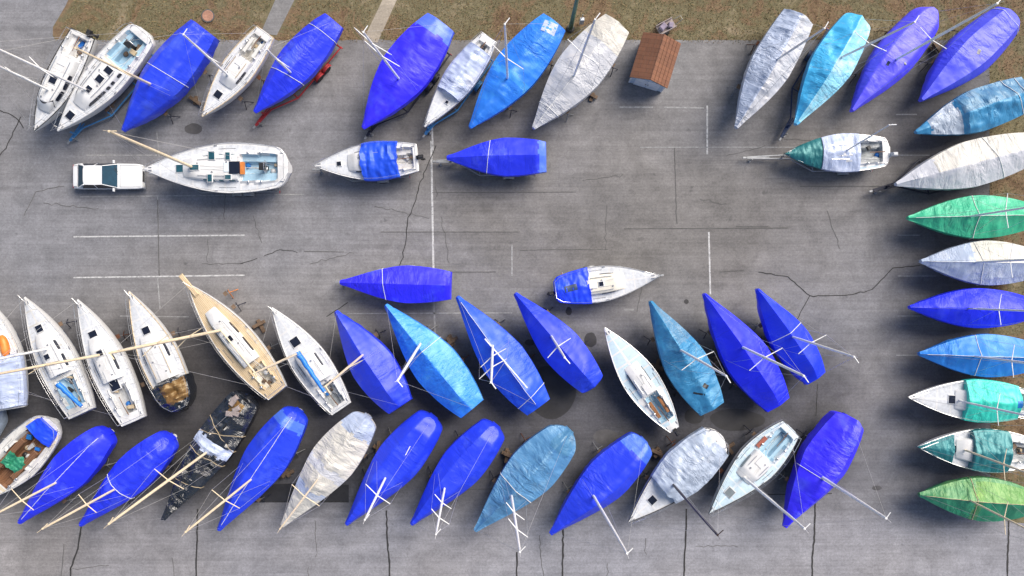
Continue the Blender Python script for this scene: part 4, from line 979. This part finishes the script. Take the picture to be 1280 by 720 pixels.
# ------------------------------------------------------------------ car
def make_car():
    c0 = P(135.5, 220.5, .7)
    root = empty('sedan_car', (c0.x, c0.y, 0), math.radians(0)); tag(root, 'white boxy sedan in front of the large yacht', 'car')
    L, W = 4.95, 1.84
    # stations along x (front = +x)
    st = [(2.46, .52, .62, .66), (2.40, .70, .70, .84), (2.1, .80, .88, .9), (.95, .90, .92, .92), (.72, .93, .93, .92), (-1.85, .95, .94, .92), (-2.05, .95, .93, .92), (-2.2, .94, .90, .90), (-2.42, .88, .82, .86), (-2.47, .66, .6, .80)]
    rows = []
    for x, zt, zsd, wf in st:
        w = W / 2 * min(1, wf / .92)
        half = [(0, zt + .025), (w * .55, zt + .018), (w * .86, zt - .005), (w * .97, zsd - .06), (w, .60), (w * .985, .42), (w * .93, .25), (0, .24)]
        r = [(x, y, z) for y, z in half]; rows.append(r + [(x, -y, z) for _, y, z in [(0, a, b) for a, b in half[-2:0:-1]]])
    g = MB(); g.grid(rows, None, True); g.add(rows[0], [tuple(range(len(rows[0])))]); g.add(rows[-1], [tuple(range(len(rows[0])))[::-1]])
    g.build('body', 'car_paint', root, 28)
    # greenhouse: roof panel, pillars, four glass areas
    zr, zb = 1.42, .93
    g = MB(); rr = []
    for i in range(7):
        x = -.12 - 1.34 * i / 6; wv = .67 + .02 * math.sin(i / 6 * PI)
        rr.append([(x, wv * q, zr + .035 * (1 - q * q) - .02 * abs(2 * i / 6 - 1) ** 2) for q in (-1, -.95, -.5, 0, .5, .95, 1)])
    g.grid(rr); low = [[(x, y, z - .05) for x, y, z in r] for r in rr]
    edge = [rr[0][k] for k in range(7)] + [rr[i][6] for i in range(1, 7)] + [rr[6][k] for k in range(5, -1, -1)] + [rr[i][0] for i in range(5, 0, -1)]
    g.grid([edge, [(x, y, z - .06) for x, y, z in edge]], None, True)
    g.build('roof', 'car_paint', root, 40)
    def pane(name, q, mat='glass_car'):
        g = MB(); q = [Vector(p) for p in q]; n = (q[1] - q[0]).cross(q[3] - q[0]).normalized() * .012
        g.add([p + n for p in q] + [p - n for p in q], [(0, 1, 2, 3), (7, 6, 5, 4), (0, 4, 5, 1), (1, 5, 6, 2), (2, 6, 7, 3), (3, 7, 4, 0)])
        return g.build(name, mat, root)
    pane('windscreen', [(.76, .82, .945), (.76, -.82, .945), (-.11, -.64, zr - .01), (-.11, .64, zr - .01)])
    pane('rear_window', [(-2.02, -.78, .975), (-2.02, .78, .975), (-1.43, .65, zr - .005), (-1.43, -.65, zr - .005)])
    for sg in (1, -1):
        for a, b_, c, d in ((.74, -.62, -.22, -.64), (-.70, -1.70, -.72, -1.40)):
            pane('side_window', [(a, sg * .875, .955), (b_, sg * .875, .955), (d, sg * .685, zr - .03), (c, sg * .685, zr - .03)], 'glass')
        g = MB()
        g.tube([(.78, sg * .84, .93), (-.10, sg * .66, zr - .01)], .03, 6)
        g.build('front_pillar', 'car_paint', root, 50)
        g = MB(); g.tube([(-.66, sg * .86, .93), (-.68, sg * .68, zr - .02)], .035, 6); g.build('door_pillar', 'car_paint', root, 50)
        g = MB(); g.tube([(-2.0, sg * .83, .95), (-1.42, sg * .66, zr - .01)], .05, 6); g.build('rear_pillar', 'car_paint', root, 50)
        g = MB(); g.box((.52, sg * 1.0, 1.0), (.12, .24, .15), bev=.03); g.build('wing_mirror', 'car_paint', root, 40)
        g = MB(); g.box((2.44, sg * .60, .62), (.06, .36, .15)); g.build('headlight', 'lamp_clear', root)
        g = MB(); g.box((-2.47, sg * .64, .70), (.05, .36, .16)); g.build('tail_light', 'lamp_red', root)
        for a in (.05, -.75):
            g = MB(); g.box((a, sg * .928, .78), (.16, .03, .03)); g.build('door_handle', 'chrome', root)
        for xw in (1.55, -1.45):
            w = empty('wheel', (xw, sg * .80, .31)); w.parent = root
            g = MB(); g.lathe((0, 0, 0), [(.19, -.11), (.29, -.115), (.315, -.06), (.315, .06), (.29, .115), (.19, .11)], 20, axis='y'); g.build('tyre', 'rubber', w, 40)
            g = MB(); g.lathe((0, 0, 0), [(.05, -.10), (.19, -.112), (.19, .112), (.05, .10)], 16, axis='y'); g.build('rim', 'alu', w, 40)
    g = MB(); g.box((2.50, 0, .42), (.14, 1.74, .16), bev=.03); g.build('front_bumper', 'chrome', root, 40)
    g = MB(); g.box((-2.51, 0, .42), (.14, 1.74, .16), bev=.03); g.build('rear_bumper', 'chrome', root, 40)
    g = MB(); g.box((2.47, 0, .60), (.05, .75, .16)); g.build('grille', 'black_plastic', root)
    # panel gaps for bonnet and boot
    g = MB()
    for sg in (1, -1):
        g.tube([(2.34, sg * .76, .765), (1.6, sg * .775, .885), (.95, sg * .775, .925)], .009, 4); g.tube([(-2.08, sg * .74, .972), (-2.38, sg * .73, .915)], .009, 4)
    g.tube([(.95, -.77, .93), (.95, .77, .93)], .009, 4); g.tube([(-2.08, -.74, .972), (-2.08, .74, .972)], .009, 4)
    g.build('panel_gap', 'black_plastic', root)
    g = MB()
    for sg in (1, -1): g.tube([(.80, sg * .1 + .2, .97), (.58, sg * .1 + .62, 1.09)], .012, 4)
    g.build('wiper', 'black_plastic', root)
make_car()

# ------------------------------------------------------------------ shed
def make_shed():
    ze, zr = 2.0, 2.75
    a = (P(805, 37, ze) + P(851, 57, ze)) / 2; c = (P(788, 95, ze) + P(834, 111, ze)) / 2
    d = a - c; ctr = (a + c) / 2; rot = math.atan2(d.y, d.x)
    root = empty('garden_shed', (ctr.x, ctr.y, 0), rot); tag(root, 'small shed with brown shingled gable roof and pale blue wall', 'shed')
    L = d.length; W = ((P(805, 37, ze) - P(851, 57, ze)).length + (P(788, 95, ze) - P(834, 111, ze)).length) / 2
    l, w = L / 2 - .16, W / 2 - .14
    g = MB(); v = []
    for x in (l, -l): v += [(x, w, 0), (x, w, ze), (x, 0, zr - .08), (x, -w, ze), (x, -w, 0)]
    g.add(v, [(0, 1, 2, 3, 4), (9, 8, 7, 6, 5), (0, 5, 6, 1), (3, 8, 9, 4)]); wl = g.build('wall', 'shed_wall', root)
    for sg in (1, -1):
        g = MB(); s0 = .13 * (zr - ze) / w
        p = [(L / 2, 0, zr), (-L / 2, 0, zr), (-L / 2, sg * W / 2, ze - s0), (L / 2, sg * W / 2, ze - s0)]
        rows = []
        for i in range(6):       # shingle courses, each lapping the next
            f = i / 5
            for o_ in ((0.05,) if i == 0 else (0.0, 0.05) if i < 5 else (0.0,)):
                y = sg * W / 2 * f; z = zr + (ze - s0 - zr) * f + o_
                rows.append([(L / 2, y, z), (-L / 2, y, z)])
        g.grid(rows); g.add([(x, y, z - .09) for x, y, z in p], [(0, 1, 2, 3)])
        for x in (L / 2, -L / 2): g.add([(x, 0, zr + .03), (x, sg * W / 2, ze - s0), (x, sg * W / 2, ze - s0 - .09), (x, 0, zr - .09)], [(0, 1, 2, 3)])
        g.add([(L / 2, sg * W / 2, ze - s0), (-L / 2, sg * W / 2, ze - s0), (-L / 2, sg * W / 2, ze - s0 - .09), (L / 2, sg * W / 2, ze - s0 - .09)], [(0, 1, 2, 3)])
        g.build('roof', 'shingles', root)
    g = MB(); g.tube([(L / 2, 0, zr + .03), (-L / 2, 0, zr + .03)], .05, 6); g.build('ridge_cap', 'shingles', root)
    for sg in (.45, -.45):
        g = MB(); g.box((-l - .025, sg, .92), (.05, .86, 1.8)); dr = g.build('door', 'shed_trim', root)
        g = MB(); g.box((-l - .07, sg * .2, .95), (.04, .04, .16)); g.build('handle', 'black_plastic', dr)
    for sg in (1, -1):
        g = MB(); g.box((-l - .02, sg * (w - .04), ze / 2), (.06, .1, ze - .1)); g.build('corner_board', 'shed_trim', root)
make_shed()

# clutter behind the shed: a hand cart with its load
root = empty('hand_cart', P(831, 36), .5); tag(root, 'small drab cart with a bundled load behind the brown shed', 'cart')
g = MB(); g.box((0, 0, .45), (1.3, .7, .08)); 
for sg in (1, -1): g.box((0, sg * .35, .6), (1.3, .05, .28))
g.build('tray', 'clutter_pink', root)
g = MB(); g.box((-.25, .05, .68), (.5, .4, .36), .3, bev=.06); g.box((.3, -.1, .64), (.4, .35, .28), .9, bev=.06); g.build('load', 'clutter_purple', root, 40)
g = MB(); g.tube([(.65, .2, .5), (1.2, .15, .8), (1.2, -.15, .8), (.65, -.2, .5)], .02, 5); g.build('handle', 'galv', root)
for sg in (1, -1):
    g = MB(); g.lathe((-.2, sg * .44, .25), [(.06, -.04), (.25, -.05), (.25, .05), (.06, .04)], 14, axis='y'); g.build('wheel', 'rubber', root, 40)

# lamp post on the grass and its meter box
p0 = P(713, 36); root = empty('lamp_post', p0); tag(root, 'weathered green post standing on the brown grass', 'post')
g = MB(); g.tube([(0, 0, 0), (0, 0, 9.0)], [.17, .11], 10); g.build('pole', 'post_green', root, 50)
g = MB(); g.lathe((0, 0, 0), [(.3, 0), (.3, .12), (.22, .25)], 12); g.build('base', 'concrete_dark', root, 40)
g = MB(); g.tube([(0, 0, 8.8), (.3, .2, 9.1), (1.4, .6, 9.15)], .05, 6); g.build('arm', 'post_green', root, 50)
g = MB(); g.box((1.7, .7, 9.1), (.75, .3, .16), .35, bev=.04); g.build('lamp_head', 'galv', root, 40)
root = empty('meter_box', P(726, 31), .05); tag(root, 'small white box on a thin stake beside the green post', 'box')
g = MB(); g.box((0, 0, .85), (.28, .22, .9), bev=.03); g.build('housing', 'shed_trim', root); g = MB(); g.tube([(0, .1, 0), (0, .1, 1.9)], .03, 6); g.build('stake', 'galv', root)
root = empty('manhole_cover', P(260, 20)); tag(root, 'round reddish manhole cover in the brown grass', 'manhole cover')
g = MB(); g.lathe((0, 0, 0), [(.40, 0), (.40, .06), (.36, .075), (.33, .065), (0.01, .07)], 24); g.build('lid', 'manhole', root, 40)
g = MB(); g.lathe((0, 0, 0), [(.40, .0), (.48, 0), (.48, .05), (.405, .05)], 24); g.build('ring', 'concrete_dark', root, 40)

# ------------------------------------------------------------------ the ground
def sheet(name, pts, mat, z, kind='structure'):
    g = MB(); g.add([P(x, y).xy.to_3d() + Vector((0, 0, z)) for x, y in pts], [tuple(range(len(pts)))]); o = g.build(name, mat)
    me = o.data
    if me.polygons[0].normal.z < 0: me.flip_normals()
    return struct(o, kind)
g = MB(); n = 1500; g.add([(-n, -n, -.012), (n, -n, -.012), (n, n, -.012), (-n, n, -.012)], [(0, 1, 2, 3)]); struct(g.build('ground', 'grass'))
def jag(a, b, step=9, amp=2.2, k=0):
    L = math.hypot(b[0] - a[0], b[1] - a[1]); n = max(1, int(L / step)); nx, ny = -(b[1] - a[1]) / L, (b[0] - a[0]) / L
    return [(a[0] + (b[0] - a[0]) * i / n + nx * amp * nz(i * .6, k, 2), a[1] + (b[1] - a[1]) * i / n + ny * amp * nz(i * .6, k, 2)) for i in range(n)]
lot = [(-2600, 1900), (3800, 1900), (3800, 655)] + [(1300, 655)] + jag((1262, 653), (1240, 640)) + jag((1238, 636), (1237, 60), k=1) + jag((1235, 50), (76, 50), k=2) + jag((68, 49), (64, 40), 4, .5, 3) + jag((66, 34), (86, 0), 6, 1, 4) + [(112, -60), (300, -700), (-2600, -700)]
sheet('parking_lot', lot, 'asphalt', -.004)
sheet('footpath', [(345, -60 + 60), (392, -60), (372, -60)][:0] + [(372, -60), (397, -60), (368, 0), (349, 38), (346, 44), (326, 42), (329, 34), (344, 0)], 'path_grey', .002)
sheet('garden_path', [(520, -60), (504, -60), (478, 0), (456, 46), (454, 52), (472, 53), (476, 44), (496, 0)], 'path_tan', .002)

def stripline(g, pts, w, jit=0.0, z=.006, k=0, dens=10, mi=0):
    out = []
    for (a, b_) in zip(pts, pts[1:]):
        L = math.hypot(b_[0] - a[0], b_[1] - a[1]); n = max(1, int(L / dens))
        for i in range(n): out.append((a[0] + (b_[0] - a[0]) * i / n, a[1] + (b_[1] - a[1]) * i / n))
    out.append(pts[-1]); rows = []
    for i, p in enumerate(out):
        a, c = out[max(0, i - 1)], out[min(len(out) - 1, i + 1)]; L = math.hypot(c[0] - a[0], c[1] - a[1]) or 1
        nx, ny = -(c[1] - a[1]) / L, (c[0] - a[0]) / L; o = jit * (nz(i * .83, k, 1) + .5 * nz(i * 2.1, k, 4)); ww = w * (1 + (.55 * nz(i * 1.3, k, 8) if jit else 0)) / 2
        rows.append([(*P(p[0] + nx * (o + ww), p[1] + ny * (o + ww)).xy, z), (*P(p[0] + nx * (o - ww), p[1] + ny * (o - ww)).xy, z)])
    g.grid(rows, lambda i, j: mi)
g = MB()
for pts, w, mi in [([(92, 296), (306, 294)], 1.7, 0), ([(92, 347), (306, 344)], 1.7, 0), ([(540, 150), (541, 190)], 2.2, 0), ([(539, 176), (542, 346)], 2.4, 0), ([(542, 372), (544, 418)], 2.2, 1),
                   ([(774, 134), (816, 134)], 2.2, 1), ([(830, 134), (880, 135)], 1.6, 1), ([(884, 132), (884, 193)], 2.0, 0), ([(886, 290), (888, 368)], 2.0, 0), ([(108, 194), (196, 194)], 1.6, 1), ([(100, 246), (380, 243)], 1.6, 1),
                   ([(197, 346), (200, 386)], 1.6, 1), ([(196, 164), (199, 196)], 1.6, 1), ([(197, 246), (198, 300)], 1.2, 1), ([(150, 395), (236, 396)], 1.4, 1), ([(434, 392), (640, 391)], 1.5, 1), ([(780, 387), (792, 387)], 2.4, 1),
                   ([(1122, 194), (1162, 194)], 1.4, 1), ([(1120, 143), (1146, 143)], 1.5, 1), ([(1122, 345), (1170, 345)], 1.3, 1), ([(1122, 294), (1150, 294)], 1.3, 1), ([(1122, 395), (1150, 395)], 1.3, 1), ([(1120, 444), (1148, 444)], 1.3, 1),
                   ([(280, 143), (302, 143)], 1.6, 1), ([(470, 61), (560, 60)], 1.2, 1), ([(800, 184), (1000, 184)], 1.1, 1), ([(640, 306), (640, 345)], 1.8, 1)]:
    stripline(g, pts, w, 0, .006, 0, 20, mi)
struct(g.build('painted_line', ['line_paint', 'line_faint']))
g = MB()
cr = [([(545, 182), (524, 232), (518, 256), (510, 272), (507, 305), (500, 332)], 1.1, 2.0, 0), ([(948, 340), (985, 346), (1012, 370), (1060, 369), (1090, 362), (1116, 335), (1150, 332)], 1.1, 1.5, 0),
      ([(1012, 370), (998, 396), (990, 410)], .9, 1.5, 0), ([(435, 378), (420, 388), (408, 396)], 1.0, 1.2, 0), ([(1022, 480), (1020, 520)], .9, .6, 0), ([(330, 320), (350, 312), (372, 315)], .8, 1.5, 0), ([(300, 330), (322, 323)], .8, 1, 0),
      ([(0, 138), (20, 146), (30, 160)], 1.2, 2, 0), ([(26, 146), (10, 180), (0, 195)], 1.2, 2, 0), ([(30, 270), (45, 240), (80, 232)], .8, 2, 1), ([(843, 185), (846, 280)], 1.0, 1, 1), ([(197, 250), (199, 345)], 1.0, .5, 1), ([(805, 345), (796, 390)], .8, 1, 1),
      ([(476, 290), (650, 290)], 1.0, .3, 1), ([(380, 314), (430, 315)], .9, .3, 1), ([(780, 286), (985, 285)], 1.2, .3, 1), ([(650, 313), (690, 312), (760, 312)], .9, .5, 1), ([(540, 340), (620, 340)], .9, .4, 1), ([(540, 241), (720, 240)], .8, .3, 1),
      ([(1000, 233), (1140, 233)], .9, .4, 1), ([(920, 283), (960, 283)], .8, .4, 1), ([(960, 618), (1040, 617)], 1.2, .3, 0), ([(340, 627), (434, 627)], 1.4, .3, 0), ([(560, 612), (640, 611)], 1.0, .3, 1), ([(900, 340), (930, 338)], 1.2, .4, 1)]
for x, y0, dx in ((102, 656, -15), (247, 636, -2), (483, 638, 4), (704, 655, -1), (858, 636, -3), (1019, 628, -4), (1261, 640, -2), (646, 690, 0), (80, 680, -4)):
    cr.append(([(x, y0), (x + dx * .3, (y0 + 735) / 2 - 10), (x + dx * .9, (y0 + 735) / 2 + 15), (x + dx, 740), (x + dx * 1.5 + 2, 800), (x + dx * 1.2, 900)], 2.0 if x not in (80,) else .9, 1.0, 0 if x != 80 else 1))
for k, (pts, w, j, mi) in enumerate(cr): stripline(g, pts, w, j, .009, k, 5, mi)
rc = random.Random(3)
for k in range(26):      # hairline cracks
    x, y = rc.uniform(20, 1120), rc.choice([rc.uniform(230, 350), rc.uniform(640, 715), rc.uniform(170, 260)]); a = rc.uniform(-.3, .3) if k % 2 else rc.uniform(1.2, 1.9); l = rc.uniform(20, 70)
    stripline(g, [(x, y), (x + l * math.cos(a), y + l * math.sin(a))], .7, 3.5, .009, k + 50, 5, 1)
struct(g.build('pavement_crack', ['crack', 'crack_faint']))
g = MB()
def blob(cx, cy, rx, ry, mi, k, z=.0035, amp=.12):
    n = 36; g.add([(*P(cx + rx * math.cos(q) * (1 + amp * nz(math.cos(q) * 1.6, math.sin(q) * 1.6, k)), cy + ry * math.sin(q) * (1 + amp * nz(math.cos(q) * 1.6, math.sin(q) * 1.6, k))).xy, z) for q in [-2 * PI * i / n for i in range(n)]], [tuple(range(n))], mi)
for i, a in enumerate([(689, 490, 33, 32, 0), (738, 425, 8, 9, 0), (711, 389, 4, 5, 0), (662, 428, 6, 4, 0), (242, 161, 11, 7, 1), (921, 525, 34, 14, 0), (886, 597, 5, 5, 0), (757, 546, 16, 9, 1), (1096, 610, 6, 3, 1), (858, 377, 3, 3, 0), (890, 615, 5, 5, 1), (868, 520, 12, 10, 0)]):
    blob(a[0], a[1], a[2], a[3], a[4], i * 3.1, .0035 + i * .0001)
g.add([(*P(x, y).xy, .0033) for x, y in ((436, 628), (436, 606), (372, 604), (318, 606), (316, 628))][::-1], [(0, 1, 2, 3, 4)], 0)
struct(g.build('tar_patch', ['patch_dark', 'patch_mid']))

# dry grass blades on the verges
g = MB(); rg = random.Random(11)
def blades(x0, x1, y0, y1, n, skip=None):
    for _ in range(n):
        x, y = rg.uniform(x0, x1), rg.uniform(y0, y1)
        if skip and skip(x, y): continue
        c = P(x, y); h = rg.uniform(.04, .13); a = rg.uniform(0, 2 * PI); w = rg.uniform(.012, .03); ln = rg.uniform(.03, .14)
        dx, dy = math.cos(a), math.sin(a); r = rg.random() + .35 * nz(c.x * .25, c.y * .25, 5)
        g.add([(c.x - dy * w, c.y + dx * w, -.012), (c.x + dy * w, c.y - dx * w, -.012), (c.x + dx * ln, c.y + dy * ln, h)], [(0, 1, 2)], 1 if r > .8 else 2 if r > .55 else 0)
def sk(x, y): return (x < 92 - y * .4 + (y > 40) * 5 and x < 100) or (320 - 0 < x + y * .55 < 375 + 0 and abs(x - (357 - .5 * y)) < 16) or abs(x - (487 - .52 * y)) < 12
blades(60, 1340, -25, 51, 26000, sk); blades(1238, 1340, 50, 650, 11000)
blades(70, 1236, 47, 56, 2600, lambda x, y: rg.random() < (y - 47) / 9.5); blades(1228, 1240, 52, 645, 1500, lambda x, y: rg.random() < (1240 - x) / 12.5)
struct(g.build('dry_grass', ['blade_brown', 'blade_green', 'blade_pale']), 'stuff')

# ------------------------------------------------------------------ light, camera
AZ, EL = math.radians(44), math.radians(45)
sun = bpy.data.lights.new('sun', 'SUN'); sun.energy = 2.0; sun.angle = math.radians(40); sun.color = (1, .93, .84)
so = bpy.data.objects.new('sun', sun); COL.objects.link(so)
so.rotation_euler = Vector((math.cos(EL) * math.cos(AZ), math.cos(EL) * math.sin(AZ), math.sin(EL))).to_track_quat('Z', 'Y').to_euler(); so.location = (30, 30, 50)
w = bpy.data.worlds.new('World'); scene.world = w; w.use_nodes = True; nt = w.node_tree
sky = nt.nodes.new('ShaderNodeTexSky'); sky.sky_type = 'NISHITA'; sky.sun_disc = False; sky.sun_elevation = EL; sky.sun_rotation = PI / 2 - AZ
sky.air_density = 1.0; sky.dust_density = 3.0
bg = nt.nodes['Background']; nt.links.new(sky.outputs[0], bg.inputs[0]); bg.inputs[1].default_value = .06
cam = bpy.data.cameras.new('camera'); co = bpy.data.objects.new('camera', cam); COL.objects.link(co); scene.camera = co
co.location = (0, 0, H); co.rotation_euler = (0, 0, 0); cam.sensor_width = 36; cam.lens = 36 * H / (1280 * K); cam.clip_end = 4000; cam.clip_start = .5
scene.view_settings.view_transform = 'Standard'; scene.view_settings.look = 'None'; scene.view_settings.gamma = 1; scene.view_settings.use_curve_mapping = False
scene.view_settings.exposure = 1.2
